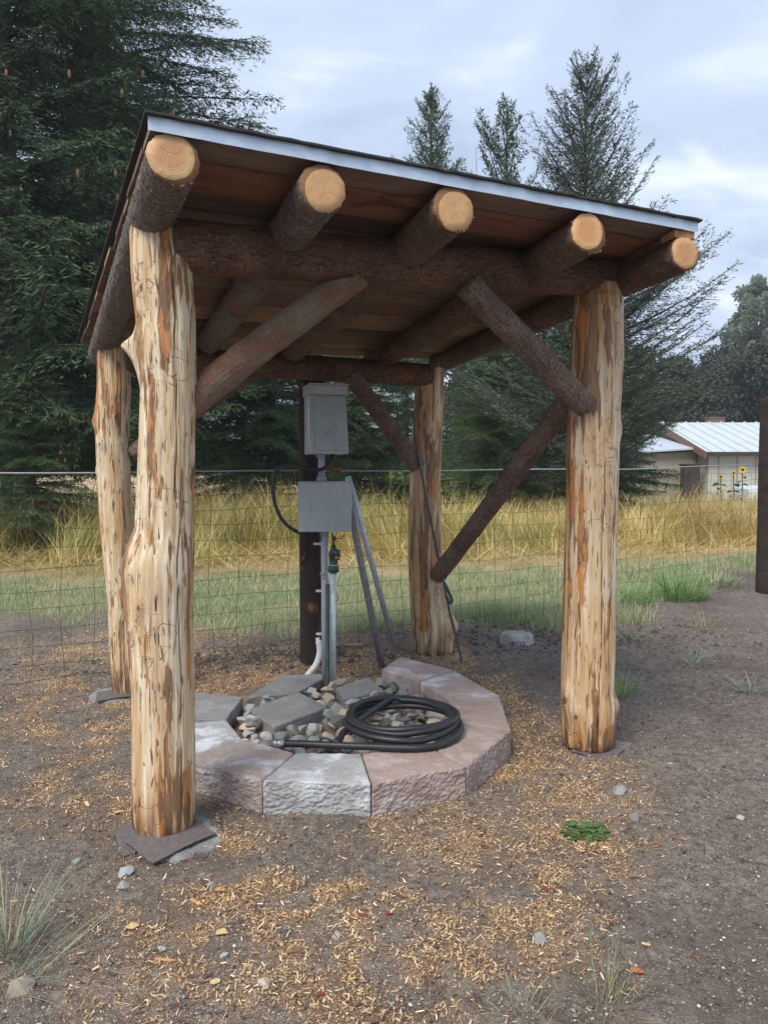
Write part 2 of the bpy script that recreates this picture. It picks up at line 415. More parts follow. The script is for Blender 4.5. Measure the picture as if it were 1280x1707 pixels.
def ground_material():
    s = M('ground_dirt'); s._c = s.n('TexCoord').outputs['Object']; c = s.co(False)
    nz = s.noise(c, 3.0, 6, 0.6)
    dirt = s.mix(s.rng(nz, 0.35, 0.65), (0.158, 0.127, 0.102), (0.25, 0.207, 0.17))
    dirt = s.mix(s.rng(s.noise(c, 26, 6, 0.75), 0.40, 0.62), dirt, (0.075, 0.057, 0.043))
    g1 = s.voro(c, 130); gc = s.voro(c, 130, out='Color')
    sc = s.n('SeparateColor'); s.put(sc.inputs[0], gc)
    grit = s.ramp(sc.outputs[0], [(0.0, (0.08, 0.075, 0.075)), (0.45, (0.20, 0.17, 0.145)), (0.75, (0.32, 0.285, 0.25)), (0.93, (0.5, 0.48, 0.45)), (1.0, (0.62, 0.6, 0.57))])
    dirt = s.mix(s.rng(g1, 0.42, 0.28, 0, 0.75), dirt, grit)
    g2 = s.voro(c, 55); gc2 = s.voro(c, 55, out='Color'); sc2 = s.n('SeparateColor'); s.put(sc2.inputs[0], gc2)
    pb = s.math('MULTIPLY', s.rng(g2, 0.30, 0.22), s.rng(sc2.outputs[1], 0.80, 0.83))
    dirt = s.mix(pb, dirt, s.ramp(sc2.outputs[0], [(0, (0.1, 0.1, 0.105)), (0.6, (0.27, 0.25, 0.24)), (1, (0.5, 0.48, 0.45))]))
    moist = s.rng(s.noise(s.map(c, (1, 1, 1), (8, 3, 0)), 1.3, 5, 0.6), 0.50, 0.64, 0, 0.5)
    dirt = s.mix(moist, dirt, (0.095, 0.07, 0.052))
    sh = s.attr('shav')
    chips = s.mix(s.rng(s.noise(c, 200, 3, 0.7), 0.35, 0.65), (0.26, 0.14, 0.06), (0.60, 0.38, 0.18))
    fm = s.rng(s.noise(s.map(c, (1, 1, 1), (2, 7, 0)), 120, 3, 0.7), 0.42, 0.56)
    dirt = s.mix(s.math('MULTIPLY', s.math('MULTIPLY', sh, fm), 0.85), dirt, chips)
    lw = s.attr('lawn')
    gcol = s.mix(s.rng(s.noise(c, 0.9, 6, 0.65), 0.38, 0.62), (0.17, 0.22, 0.09), (0.34, 0.28, 0.15))
    gcol = s.mix(s.rng(s.noise(c, 40, 4, 0.7), 0.4, 0.6, 0, 0.7), gcol, (0.15, 0.13, 0.07))
    tn = s.attr('tan')
    gcol = s.mix(tn, gcol, s.mix(s.noise(c, 12, 5, 0.7), (0.36, 0.25, 0.12), (0.54, 0.40, 0.21)))
    col = s.mix(lw, dirt, gcol)
    h = s.math('ADD', s.math('MULTIPLY', s.noise(c, 60, 6, 0.75), 0.6), s.math('MULTIPLY', s.rng(g1, 0.5, 0.0), 0.6))
    return s.done(col, 0.95, h, 0.8, 0.012)
def axis(lo, hi, step, far, grow=1.22):
    a = list(np.arange(lo, hi, step)); d = step
    while a[-1] < far: d *= grow; a.append(a[-1] + d)
    d = step
    while a[0] > -far: d *= grow; a.insert(0, a[0] - d)
    return np.array(a)
gx = axis(-3.2, 3.8, 0.031, 900); gy = axis(1.5, 6.4, 0.031, 900)
GX, GY = np.meshgrid(gx, gy)
fx, fy = GX.ravel(), GY.ravel()
fade = 1 - sstep(25, 60, np.hypot(fx, fy))
near_d = np.clip(1 - (np.hypot(fx, fy - 3) - 4) / 3, 0, 1)
gz = gh(fx, fy) * fade + (fbm(fx * 20, fy * 20, 4, 3) - 0.5) * 0.026 * near_d
nx, ny = len(gx), len(gy)
ii = (np.arange(ny - 1)[:, None] * nx + np.arange(nx - 1)[None]).ravel()
gm_ = ground_material()
lawn_a = lawn_f(fx, fy)
tan_a = sstep(9.0, 10.3, fy + (fbm(fx * 0.8, fy * 0.8, 2, 3) - 0.5) * 2 - 0.22 * np.clip(fx, 0, 20)) 
ground = obj('ground', mesh_np('ground', np.stack([fx, fy, gz], 1), np.stack([ii, ii + 1, ii + nx + 1, ii + nx], 1), gm_, True,
             attrs={'lawn': lawn_a, 'shav': shav_f(fx, fy) * (1 - lawn_a), 'tan': tan_a}), kind='structure')
def gz_at(x, y): return float(gh(x, y))

# ------------------------------------------------------------------ blades of grass
def blades(n, bx, by, bz, L, az, lean, bend, w, seg=3, droop=None):
    bx, by, bz, L, az, lean, bend, w = [np.broadcast_to(np.asarray(a, float), (n,)) for a in (bx, by, bz, L, az, lean, bend, w)]
    s = np.linspace(0, 1, seg + 1)
    th = lean[:, None] + bend[:, None] * s[None] ** 1.4
    ds = (L / seg)[:, None]
    hx = np.concatenate([np.zeros((n, 1)), np.cumsum(np.sin(th[:, :-1]) * ds, 1)], 1)
    hz = np.concatenate([np.zeros((n, 1)), np.cumsum(np.cos(th[:, :-1]) * ds, 1)], 1)
    wd = w[:, None] * (1 - s[None] ** 2.0 * 0.93) * 0.5
    ra = az + rng.uniform(-0.9, 0.9, n) + math.pi / 2
    cx, cy = np.cos(az), np.sin(az); rx, ry = np.cos(ra), np.sin(ra)
    px = bx[:, None] + hx * cx[:, None]; py = by[:, None] + hx * cy[:, None]; pz = bz[:, None] + hz
    A = np.stack([px - wd * rx[:, None], py - wd * ry[:, None], pz], -1)
    B = np.stack([px + wd * rx[:, None], py + wd * ry[:, None], pz], -1)
    V = np.stack([A, B], 2).reshape(-1, 3)             # n, seg+1, 2
    k = (seg + 1) * 2
    base = (np.arange(n) * k)[:, None] + (np.arange(seg) * 2)[None]
    F = np.stack([base, base + 1, base + 3, base + 2], -1).reshape(-1, 4)
    return V, F
def cat(parts):
    V = []; F = []; o = 0
    for v, f in parts: V.append(v); F.append(f + o); o += len(v)
    return np.concatenate(V), np.concatenate(F)

m_tall = blademat('tall_dry_grass', [(0.0, (0.26, 0.22, 0.06)), (0.2, (0.46, 0.36, 0.10)), (0.45, (0.64, 0.47, 0.16)), (0.75, (0.76, 0.59, 0.27)), (1.0, (0.86, 0.77, 0.50))])
m_olive = blademat('tall_green_grass', [(0.0, (0.15, 0.22, 0.055)), (0.5, (0.34, 0.38, 0.10)), (1.0, (0.58, 0.54, 0.20))])
m_lawn = blademat('mown_grass', [(0.0, (0.17, 0.28, 0.12)), (0.42, (0.28, 0.40, 0.21)), (0.62, (0.44, 0.44, 0.26)), (1.0, (0.62, 0.53, 0.34))])
m_lush = blademat('lush_grass', [(0.0, (0.10, 0.22, 0.05)), (0.5, (0.20, 0.36, 0.10)), (1.0, (0.36, 0.48, 0.22))])
m_blue = blademat('blue_green_grass', [(0.0, (0.12, 0.18, 0.12)), (0.6, (0.25, 0.33, 0.24)), (0.85, (0.36, 0.38, 0.22)), (1.0, (0.42, 0.33, 0.16))])
m_straw = blademat('dry_straw', [(0.0, (0.28, 0.17, 0.07)), (1.0, (0.55, 0.40, 0.20))])

# tall grass field beyond the mown strip
def tall_front(x): return np.interp(x, [-14, -6, -2, 0, 2, 5, 8, 14], [10.6, 10.9, 11.2, 11.4, 11.8, 12.8, 14.2, 17.5])
def tall_grass():
    parts = []; parts2 = []
    for n, d0, d1, w0 in ((26000, 0.0, 2.4, 0.008), (11000, 2.2, 7, 0.013), (6000, 7, 24, 0.025)):
        d = d0 + (d1 - d0) * rng.random(n) ** 1.15
        yy = None
        x = rng.uniform(-0.62, 0.62, n) * (14 + d)
        y = tall_front(x) + d + (fbm(x * 1.5, x * 0 + 3, 1, 3) - 0.5) * 2.4
        clump = fbm(x * 0.9, y * 0.9, 6, 3); clump2 = fbm(x * 0.45 + 9, y * 0.45, 2, 3)
        L = (0.42 + 1.1 * clump) * rng.uniform(0.55, 1.25, n)
        L = L * np.where(d < 0.5, 0.55 + d * 0.9, 1.0) * np.interp(x, [-9, -4, 0, 4, 9], [1.0, 0.98, 0.92, 0.86, 0.84])
        az = 6.28 * fbm(x * 0.5 + 3, y * 0.5, 11, 2) * 2 + rng.normal(0, 0.9, n)
        lean = 0.10 + 0.55 * np.clip(clump2 * 2 - 0.75, 0, 1) + np.abs(rng.normal(0, 0.16, n))
        bend = 0.3 + rng.random(n) ** 1.3 * 1.9
        z = 0.05 + np.zeros(n)
        green = sstep(0.50, 0.58, fbm(x * 0.35 + 20, y * 0.8, 3, 3) + np.exp(-((x / y - 0.0) / 0.12) ** 2) * 0.10 - 0.16 * sstep(0.15, 0.3, x / y))
        pick = rng.random(n) < green * 0.6 + 0.04
        for sel, dst in ((~pick, parts), (pick, parts2)):
            k = int(sel.sum())
            dst.append(blades(k, x[sel], y[sel], z[sel], L[sel], az[sel], lean[sel], bend[sel], w0 * rng.uniform(0.7, 1.4, k), 4))
    # lodged stems lying at the front edge
    n = 9000; x = rng.uniform(-7.5, 9.5, n); y = tall_front(x) - rng.random(n) ** 1.5 * 2.0 + 0.6
    parts.append(blades(n, x, y, 0.06 + rng.random(n) * 0.1, rng.uniform(0.3, 0.8, n), rng.uniform(0, 6.28, n), rng.uniform(1.0, 1.6, n), rng.uniform(-0.2, 0.5, n), 0.007, 3))
    # arching seed heads standing above the left of the field
    n = 2200; x = np.where(rng.random(n) < 0.45, rng.uniform(-6.8, -1.6, n), rng.uniform(-2, 9, n)); y = 0.3 + tall_front(x) + rng.random(n) * 3.0
    parts.append(blades(n, x, y, 0.05, np.where(x < -1.6, rng.uniform(1.15, 1.75, n), rng.uniform(0.95, 1.3, n)), rng.uniform(0, 6.28, n), rng.uniform(0.02, 0.25, n), rng.uniform(1.4, 2.8, n), 0.009, 6))
    V, F = cat(parts); V2, F2 = cat(parts2)
    obj('tall_grass', mesh_np('tall_grass', V, F, m_tall), label='tall golden dry grass standing in a band beyond the fence', cat='grass', kind='stuff')
    obj('tall_grass', mesh_np('tall_green_grass', V2, F2, m_olive), label='olive green stems mixed into the golden grass band', cat='grass', kind='stuff')
tall_grass()

def lawn_grass():
    n = 170000
    t = rng.random(n); y = 6.0 + 6.2 * t ** 1.25
    x = rng.uniform(-0.60, 0.60, n) * (y + 0.6) 
    f = lawn_f(x, y); tn = sstep(9.2, 10.6, y - 0.22 * np.clip(x, 0, 20) + (fbm(x, y, 2, 2) - 0.5) * 2)
    dens = f * (0.25 + 0.75 * sstep(0.38, 0.6, fbm(x * 2, y * 2, 15, 3))) * (1 - 0.75 * tn)
    k = rng.random(n) < dens; x, y, tn = x[k], y[k], tn[k]; n = len(x)
    e_ = y - edge_y(x); lush = np.exp(-((e_ - 0.35) / 0.45) ** 2) * sstep(-0.3, 0.9, x) + 0.12
    L = rng.uniform(0.04, 0.09, n) * (1 + 1.3 * lush * sstep(0.35, 0.6, fbm(x * 1.8, y * 1.8, 30, 2)))
    V, F = blades(n, x, y, gh(x, y) - 0.005, L, rng.uniform(0, 6.28, n), rng.uniform(0, 0.6, n), rng.uniform(0.1, 1.0, n), 0.0045 + 0.0006 * (y - 6), 2)
    obj('lawn_grass', mesh_np('lawn_grass', V, F, m_lawn), label='short mown grass behind the wire fence', cat='grass', kind='stuff')
lawn_grass()

def clump(name, x, y, n, L, lean, w, mat, label, cat_='grass clump', spread=0.06, group=None, bias=None, seg=5, bend=(0.3, 1.5)):
    z = gz_at(x, y)
    a = rng.uniform(0, 6.28, n); r = spread * np.sqrt(rng.random(n))
    az = a + rng.normal(0, 0.5, n)
    if bias is not None: az = np.where(rng.random(n) < 0.7, bias + rng.normal(0, 0.55, n), az)
    V, F = blades(n, r * np.cos(a), r * np.sin(a), -0.01, rng.uniform(L[0], L[1], n), az, rng.uniform(lean[0], lean[1], n), rng.uniform(*bend, n), rng.uniform(0.7, 1.2, n) * w, seg)
    return obj(name, mesh_np(name, V, F, mat), None, Matrix.Translation((x, y, z)), label=label, cat=cat_, group=group)

# ------------------------------------------------------------------ trees
def needles_mat(name, dark, mid, tip, trans=0.12):
    s = M(name); i = s.island()
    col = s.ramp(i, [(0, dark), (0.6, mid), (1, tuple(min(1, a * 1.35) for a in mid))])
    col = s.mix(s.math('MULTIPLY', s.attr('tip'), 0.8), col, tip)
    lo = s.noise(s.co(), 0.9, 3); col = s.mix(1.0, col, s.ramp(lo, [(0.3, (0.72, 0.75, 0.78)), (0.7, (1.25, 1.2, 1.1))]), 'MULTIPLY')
    s.put(s.b.inputs['Base Color'], col); s.b.inputs['Roughness'].default_value = 0.7
    s.b.inputs['Specular IOR Level'].default_value = 0.25
    tr = s.n('BsdfTranslucent'); s.put(tr.inputs[0], col)
    q = s.n('MixShader'); q.inputs[0].default_value = trans
    s.t.links.new(s.b.outputs[0], q.inputs[1]); s.t.links.new(tr.outputs[0], q.inputs[2]); s.t.links.new(q.outputs[0], s.out.inputs[0])
    return s.m
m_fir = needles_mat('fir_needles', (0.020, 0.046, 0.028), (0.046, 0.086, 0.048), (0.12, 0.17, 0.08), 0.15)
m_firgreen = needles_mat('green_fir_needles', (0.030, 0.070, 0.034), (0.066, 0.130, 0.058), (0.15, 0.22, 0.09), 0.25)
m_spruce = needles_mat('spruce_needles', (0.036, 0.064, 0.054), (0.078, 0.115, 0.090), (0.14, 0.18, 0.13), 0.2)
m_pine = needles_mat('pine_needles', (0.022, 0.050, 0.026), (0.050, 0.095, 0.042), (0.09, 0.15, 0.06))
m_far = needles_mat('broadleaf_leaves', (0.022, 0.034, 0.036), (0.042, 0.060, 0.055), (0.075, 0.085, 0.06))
m_farhazed = needles_mat('hazed_poplar_leaves', (0.13, 0.18, 0.15), (0.21, 0.27, 0.22), (0.30, 0.36, 0.28), 0.45)  # distance haze painted into the leaf colour, paler than the leaves themselves
m_trunk = bark('tree_bark', (0.085, 0.06, 0.048), (0.13, 0.10, 0.085), (0.05, 0.035, 0.03), ring=0.2, fib=0.9)
m_twig = plain('twig_bark', (0.07, 0.052, 0.042), 0.9, var=0.3)
m_cone = plain('fir_cone', (0.20, 0.10, 0.055), 0.8, var=0.3)

def diamonds(B, D, L, Wd, tipv):
    """flat leaf-like facets: base B, unit direction D, length L, width Wd"""
    n = len(B)
    r = rng.normal(size=(n, 3)); side = np.cross(D, r); side /= np.linalg.norm(side, axis=1)[:, None] + 1e-9
    L = L[:, None]; Wd = Wd[:, None]
    mid = B + D * L * 0.45
    V = np.stack([B, mid + side * Wd * 0.5, B + D * L, mid - side * Wd * 0.5], 1).reshape(-1, 3)
    F = (np.arange(n) * 4)[:, None] + np.arange(4)[None]
    return V, F, np.repeat(tipv, 4)
def bough(L, style, k=1.0):
    """one conifer bough along +x; returns facet bases, dirs, lengths, widths, tip value, and the woody axis points"""
    sp = {'fir': 0.075, 'spruce': 0.10, 'pine': 0.12}[style] / k
    ns = max(4, int(L / sp))
    s = (np.arange(ns) + rng.random(ns) * 0.7) / ns * 0.9 + 0.1
    s = np.clip(s, 0.05, 1)
    if style == 'fir': zc = lambda t: L * (0.06 * t - 0.26 * t ** 2 + 0.10 * t ** 4)
    elif style == 'spruce': zc = lambda t: L * (0.10 * t + 0.02 * t ** 2 + 0.08 * t ** 4)
    else: zc = lambda t: L * (0.05 * t + 0.22 * t ** 2)
    wob = rng.normal(0, 0.03 * L)
    yc = lambda t: wob * np.sin(t * 3)
    Bs = []; Ds = []; Ls = []; Ws = []; Ts = []
    for side in (-1, 1):
        for t in s:
            l2 = L * {'fir': 0.40, 'spruce': 0.30, 'pine': 0.30}[style] * min(1, 0.25 + t / 0.28) * (1.04 - t) ** 0.75 * random.uniform(0.6, 1.15) + 0.05
            ang = R(random.uniform(40, 66)) * side
            p0 = np.array([L * t, yc(t), zc(t)])
            dz = {'fir': -0.30, 'spruce': 0.0, 'pine': 0.28}[style] + random.gauss(0, 0.14)
            d = np.array([math.cos(ang), math.sin(ang), dz]); d /= np.linalg.norm(d)
            step = {'fir': 0.062, 'spruce': 0.07, 'pine': 0.07}[style] / k
            n3 = max(2, int(l2 / step)); q = (np.arange(n3) + rng.random(n3)) / n3
            if style == 'pine': q = 1 - (1 - q) * 0.75
            sag = -0.22 * l2 if style == 'fir' else 0.0
            P = p0 + d * (q * l2)[:, None]; P[:, 2] += sag * q ** 2
            for s2 in (-1, 1):
                a3 = R(48) * s2
                dd = np.stack([d[0] * math.cos(a3) - d[1] * math.sin(a3) + rng.normal(0, 0.22, n3), d[0] * math.sin(a3) + d[1] * math.cos(a3) + rng.normal(0, 0.22, n3), d[2] - 0.12 + rng.normal(0, 0.28, n3)], 1)
                if style == 'pine': dd[:, 2] += 0.25 + rng.normal(0, 0.3, n3)
                dd /= np.linalg.norm(dd, axis=1)[:, None]
                Bs.append(P); Ds.append(dd)
                ln = {'fir': 0.105, 'spruce': 0.10, 'pine': 0.15}[style] * rng.uniform(0.7, 1.35, n3) * (1.15 - 0.45 * q) / k ** 0.5
                Ls.append(ln); Ws.append(ln * {'fir': 0.19, 'spruce': 0.17, 'pine': 0.20}[style] * rng.uniform(0.8, 1.3, n3))
                Ts.append(np.clip(q * 0.8 + (t - 0.4) * 0.5 + rng.normal(0, 0.15, n3), 0, 1) ** 2)
            # a facet at the end of the twig
            Bs.append(P[-1:]); Ds.append(d[None]); Ls.append(np.array([0.11])); Ws.append(np.array([0.018])); Ts.append(np.array([0.9]))
    # leader
    nl = max(6, int(L / 0.05)); q = np.linspace(0.3, 1.0, nl)
    P = np.stack([L * q, yc(q), zc(q)], 1)
    dd = np.stack([np.full(nl, 0.8), rng.normal(0, 0.5, nl), rng.normal(0.1, 0.4, nl)], 1); dd /= np.linalg.norm(dd, axis=1)[:, None]
    Bs.append(P); Ds.append(dd); Ls.append(np.full(nl, 0.09)); Ws.append(np.full(nl, 0.02)); Ts.append(q ** 2)
    ax = np.linspace(0, 1, 5)
    return [np.concatenate(a) for a in (Bs, Ds, Ls, Ws, Ts)] + [np.stack([L * ax, yc(ax), zc(ax)], 1)]
def conifer_mesh(name, H, z0, Rb, mats, style='fir', dens=7.0, whorl=0.36, power=0.8, k=1.0, irregular=0.25, top_sparse=False, twigs=True, up=0.0, asym=None):
    lens = [3.6, 2.6, 1.7, 1.0, 0.5]
    T = {l: [bough(l, style, k) for _ in range(3)] for l in lens if l <= Rb * 1.25 or l == 0.5}
    keys = sorted(T)
    Bs = []; Ds = []; Ls = []; Ws = []; Ts = []; SV = []; SF = []; so_ = 0
    z = z0
    while z < H - 0.25:
        f = (H - z) / (H - z0)
        Rz = Rb * min(f ** power, 0.45 + (1 - f) * 6)
        nb = max(3, int(round(dens * (0.45 + 0.55 * f))))
        ph = random.random() * 6.28
        for i in range(nb):
            a = ph + i * 6.28 / nb + random.gauss(0, 0.25)
            Lb = Rz * random.uniform(1 - irregular * 1.6, 1 + irregular)
            if asym: Lb *= 1 + asym[1] * math.cos(a - asym[0])
            if Lb < 0.15: continue
            kk = min(keys, key=lambda l: abs(l - Lb)); b = random.choice(T[kk]); sc = Lb / kk
            el = R({'fir': 2, 'spruce': 20, 'pine': 16}[style] + 38 * (1 - f) ** 2.2 + random.gauss(0, 7)) + up
            ca, sa, ce, se = math.cos(a), math.sin(a), math.cos(el), math.sin(el)
            fl = random.choice((-1, 1)); ro = random.gauss(0, 0.25)
            Mx = np.array([[ca, -sa, 0], [sa, ca, 0], [0, 0, 1]]) @ np.array([[ce, 0, -se], [0, 1, 0], [se, 0, ce]]) @ np.array([[1, 0, 0], [0, math.cos(ro), -math.sin(ro)], [0, math.sin(ro), math.cos(ro)]]) @ np.diag([1, fl, 1])
            o = np.array([0, 0, z + random.uniform(-0.15, 0.15) * whorl / 0.36])
            Bs.append(b[0] * sc @ Mx.T + o); Ds.append(b[1] @ Mx.T); w_ = min(1.15, max(0.75, sc))
            Ls.append(b[2] * w_); Ws.append(b[3] * w_); Ts.append(b[4])
            if twigs and Lb > 0.4:
                ax = b[5] * sc @ Mx.T + o
                v, ff = tube_np(ax, np.linspace(0.012 + 0.008 * Lb, 0.003, 5), 3, False)
                SV += v; SF += [tuple(i_ + so_ for i_ in q) for q in ff]; so_ += len(v)
        z += whorl * random.uniform(0.75, 1.25) * (0.6 + 0.4 * f)
    # leader shoot
    n = 26; t = rng.random(n)
    Bs.append(np.stack([t * 0, t * 0, H - 0.5 + t * 0.5], 1)); d = rng.normal(size=(n, 3)) * [0.5, 0.5, 0.25] + [0, 0, 0.8]; Ds.append(d / np.linalg.norm(d, axis=1)[:, None]); Ls.append(np.full(n, 0.12)); Ws.append(np.full(n, 0.025)); Ts.append(t)
    B, D, L, Wd, Tt = [np.concatenate(a) for a in (Bs, Ds, Ls, Ws, Ts)]
    V, F, tv = diamonds(B, D, L, Wd, Tt)
    SV = np.array(SV).reshape(-1, 3); SF = np.array(SF, dtype=int).reshape(-1, 4) + len(V)
    print(name, 'facets', len(F))
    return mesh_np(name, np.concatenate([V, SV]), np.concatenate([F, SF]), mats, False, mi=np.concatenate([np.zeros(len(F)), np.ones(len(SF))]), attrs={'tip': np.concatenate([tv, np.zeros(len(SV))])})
def trunk_mesh(H, r0, r1=0.02, z0=-0.1, crook=0.0):
    z = np.linspace(z0, H, 26); t = (z - z0) / (H - z0)
    P = np.stack([crook * np.sin(t * 5) * H * 0.02, crook * np.cos(t * 4) * H * 0.015, z], 1)
    r = r1 + (r0 - r1) * (1 - t) ** 1.25 + r0 * 0.35 * np.exp(-t * 30)
    mb = MB(); mb.tube(P, r, 14); return mb.mesh('trunk', m_trunk, True)
def tree(name, x, y, crown_me, trunk_me, label, cat_='tree', group=None, rot=0.0, sc=1.0, cones=None, z=0.0):
    t = thing(name, (x, y, z), label, cat_, group, rot)
    t.scale = (sc, sc, sc)
    o = bpy.data.objects.new('trunk', trunk_me); COL.objects.link(o); o.parent = t
    o = bpy.data.objects.new('crown', crown_me); COL.objects.link(o); o.parent = t
    return t

c_firA = conifer_mesh('fir_crown', 17, 1.6, 5.0, [m_fir, m_twig], 'fir', 8, 0.42, 0.62, k=0.80, irregular=0.22)
t_firA = trunk_mesh(17, 0.27)
c_firB = conifer_mesh('fir_crown', 9.6, 0.7, 3.0, [m_firgreen, m_twig], 'fir', 8, 0.34, 0.75)
t_firB = trunk_mesh(9.6, 0.17)
c_spr = conifer_mesh('spruce_crown', 10.3, 0.9, 3.5, [m_spruce, m_twig], 'spruce', 11, 0.30, 0.68, irregular=0.32, k=0.95)
t_spr = trunk_mesh(10.1, 0.15, 0.008)
c_pine = conifer_mesh('pine_crown', 14, 5.5, 2.9, [m_pine, m_twig], 'pine', 9, 0.36, 0.72, irregular=0.22, k=0.9)
t_pine = trunk_mesh(14, 0.19)
c_thin = conifer_mesh('thin_pine_crown', 11.2, 3.0, 2.6, [m_pine, m_twig], 'pine', 3.0, 0.5, 0.5, irregular=0.6, up=0.15)
t_thin = trunk_mesh(11.2, 0.07, crook=0.15)

big = tree('fir_tree', -6.75, 13.8, c_firA, t_firA, 'tall dark fir with a thick bare trunk showing at the left edge of the photo', 'fir tree')
tree('fir_tree', -6.6, 18.3, c_firA, t_firA, 'tall dense fir behind the shelter roof corner, drooping boughs against the sky', 'fir tree', rot=2.1, sc=1.12)
tree('fir_tree', -2.9, 19.5, c_firB, t_firB, 'dark fir filling the gap under the shelter roof left of the grey boxes', 'fir tree', rot=0.7, sc=0.98)
tree('fir_tree', -0.8, 22.0, c_firB, t_firB, 'dark fir seen between the upper grey box and the back brace', 'fir tree', rot=3.7, sc=1.0)
tree('young_fir', -5.6, 12.0, c_firB, t_firB, 'low green fir with hanging reddish cones left of the shelter posts', 'fir tree', rot=1.9, sc=0.40)
tree('pine_tree', 2.9, 19.0, c_firB, t_firB, 'bushy fir with dark hollow underside right of the back corner post', 'fir tree', rot=5.0, sc=0.72)
tree('spruce_tree', 4.35, 16.6, c_spr, t_spr, 'grey green spruce whose pointed top stands highest above the low side of the roof', 'spruce tree', rot=0.4, sc=1.0)
tree('fir_tree', 5.75, 19.6, c_firB, t_firB, 'green fir filling the space behind and right of the grey green spruce', 'fir tree', rot=2.6, sc=0.66)
tree('pine_tree', 1.62, 26.5, c_pine, t_pine, 'dense pine with a narrow top just above the middle of the roof edge', 'pine tree', rot=1.2, sc=1.05)
tree('pine_tree', 3.45, 21.5, c_thin, t_thin, 'spindly sparse young pine top between the dense pine and the spruce', 'pine tree', rot=0.3, sc=1.03)
tree('fir_tree', -13.5, 24, c_firA, t_firA, 'big fir far left, mostly hidden by the trunked fir', 'fir tree', rot=4.4, sc=1.0)
# farther conifers that close the gaps, each one its own tree
back = [(-9.5, 26, 1.25, 0), (-5.0, 27, 1.1, 1), (-2.2, 29, 0.95, 2), (0.9, 30, 0.9, 3), (4.0, 28, 0.80, 4), (6.6, 27, 0.72, 5), (8.2, 33, 0.80, 6)]
bl = ['far dark conifer showing in gaps of the big left fir', 'far conifer behind the two left firs', 'far conifer behind the fir left of the grey boxes',
      'far conifer behind the upper grey box', 'far conifer behind the bushy fir at the back corner post', 'far conifer in the shade right behind the grey green spruce', 'low far conifer left of the white roofed shed']
for (x, y, sc_, i), lb in zip(back, bl):
    tree('conifer', x, y, c_firB if i else c_firA, t_firB if i else t_firA, lb, 'conifer', 'dark conifers in the tree line', rot=i * 1.3, sc=sc_ if i else 0.9)

# cones hanging in the fir boughs (parts of the trees)
def cone_mesh():
    mb = MB(); z = np.linspace(0, -0.11, 6); mb.tube(np.stack([z * 0, z * 0, z], 1), [0.006, 0.017, 0.02, 0.019, 0.014, 0.005], 7); return mb.mesh('cone', m_cone, True)
cone_me = cone_mesh()
def cones(tr, n, zr, rr, azr, sc=1.0):
    for i in range(n):
        a = random.uniform(*azr); z = random.uniform(*zr); r = random.uniform(*rr)
        o = bpy.data.objects.new('cone', cone_me); COL.objects.link(o); o.parent = tr
        o.matrix_basis = Matrix.Translation((r * math.cos(a), r * math.sin(a), z)) @ Matrix.Scale(sc * random.uniform(0.8, 1.3), 4)
yf = [o for o in bpy.data.objects if o.name.startswith('young_fir')][0]
cones(yf, 26, (3.6, 6.2), (1.2, 2.2), (-2.7, -0.6), 1.5)
cones(big, 34, (4.5, 10.0), (2.2, 3.5), (-2.4, 0.3), 0.95)

# broadleaf trees far right
def leafy_mesh(name, H, Rb, z0, mats, ncl=70, per=330, leaf=0.16, seed=1, tall=1.0):
    V = []; Ds = []; Ls = []; Ts = []
    cs = []
    for i in range(ncl):
        for _ in range(30):
            u = np.array([random.uniform(-1, 1), random.uniform(-1, 1), random.uniform(-1, 1)])
            if 0.25 < np.linalg.norm(u) < 1: break
        c = np.array([u[0] * Rb, u[1] * Rb, z0 + (H - z0) * (0.5 + 0.5 * u[2])]); r = random.uniform(0.12, 0.27) * Rb * 1.1
        n = int(per * random.uniform(0.5, 1.3)); d = rng.normal(size=(n, 3)); d /= np.linalg.norm(d, axis=1)[:, None]
        rr = r * rng.random(n) ** 0.4
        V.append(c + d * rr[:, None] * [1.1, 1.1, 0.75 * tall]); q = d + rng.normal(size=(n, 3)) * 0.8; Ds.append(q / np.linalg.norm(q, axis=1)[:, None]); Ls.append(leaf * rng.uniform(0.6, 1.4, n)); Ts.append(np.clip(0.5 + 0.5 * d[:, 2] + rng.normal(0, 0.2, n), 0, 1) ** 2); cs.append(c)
    B, D, L, T = [np.concatenate(a) for a in (V, Ds, Ls, Ts)]
    v, f, tv = diamonds(B, D, L, L * 0.7, T)
    return mesh_np(name, v, f, mats, attrs={'tip': tv}), cs
def limbs_mesh(H, r, cs):
    mb = MB(); mb.tube([(0, 0, -0.1), (0.05, 0, H * 0.3), (0, 0.1, H * 0.6), (0.1, 0, H * 0.9)], [r, r * 0.8, r * 0.5, r * 0.1], 9)
    for c in cs[::4]:
        s_ = np.array([0, 0, max(0.6, c[2] * 0.55)]); mb.tube([s_, (s_ + c) / 2 + [0, 0, 0.1], c], [r * 0.3, r * 0.2, r * 0.06], 5)
    return mb.mesh('trunk', m_trunk, True)
mA, cA = leafy_mesh('broadleaf_crown', 9.5, 4.2, 0.6, m_far, 120, 380, 0.20)
tA = limbs_mesh(8.5, 0.25, cA)
mP, cP = leafy_mesh('poplar_crown', 19, 2.6, 4.0, m_farhazed, 95, 420, 0.26, tall=1.6)
tP = limbs_mesh(18, 0.28, cP)
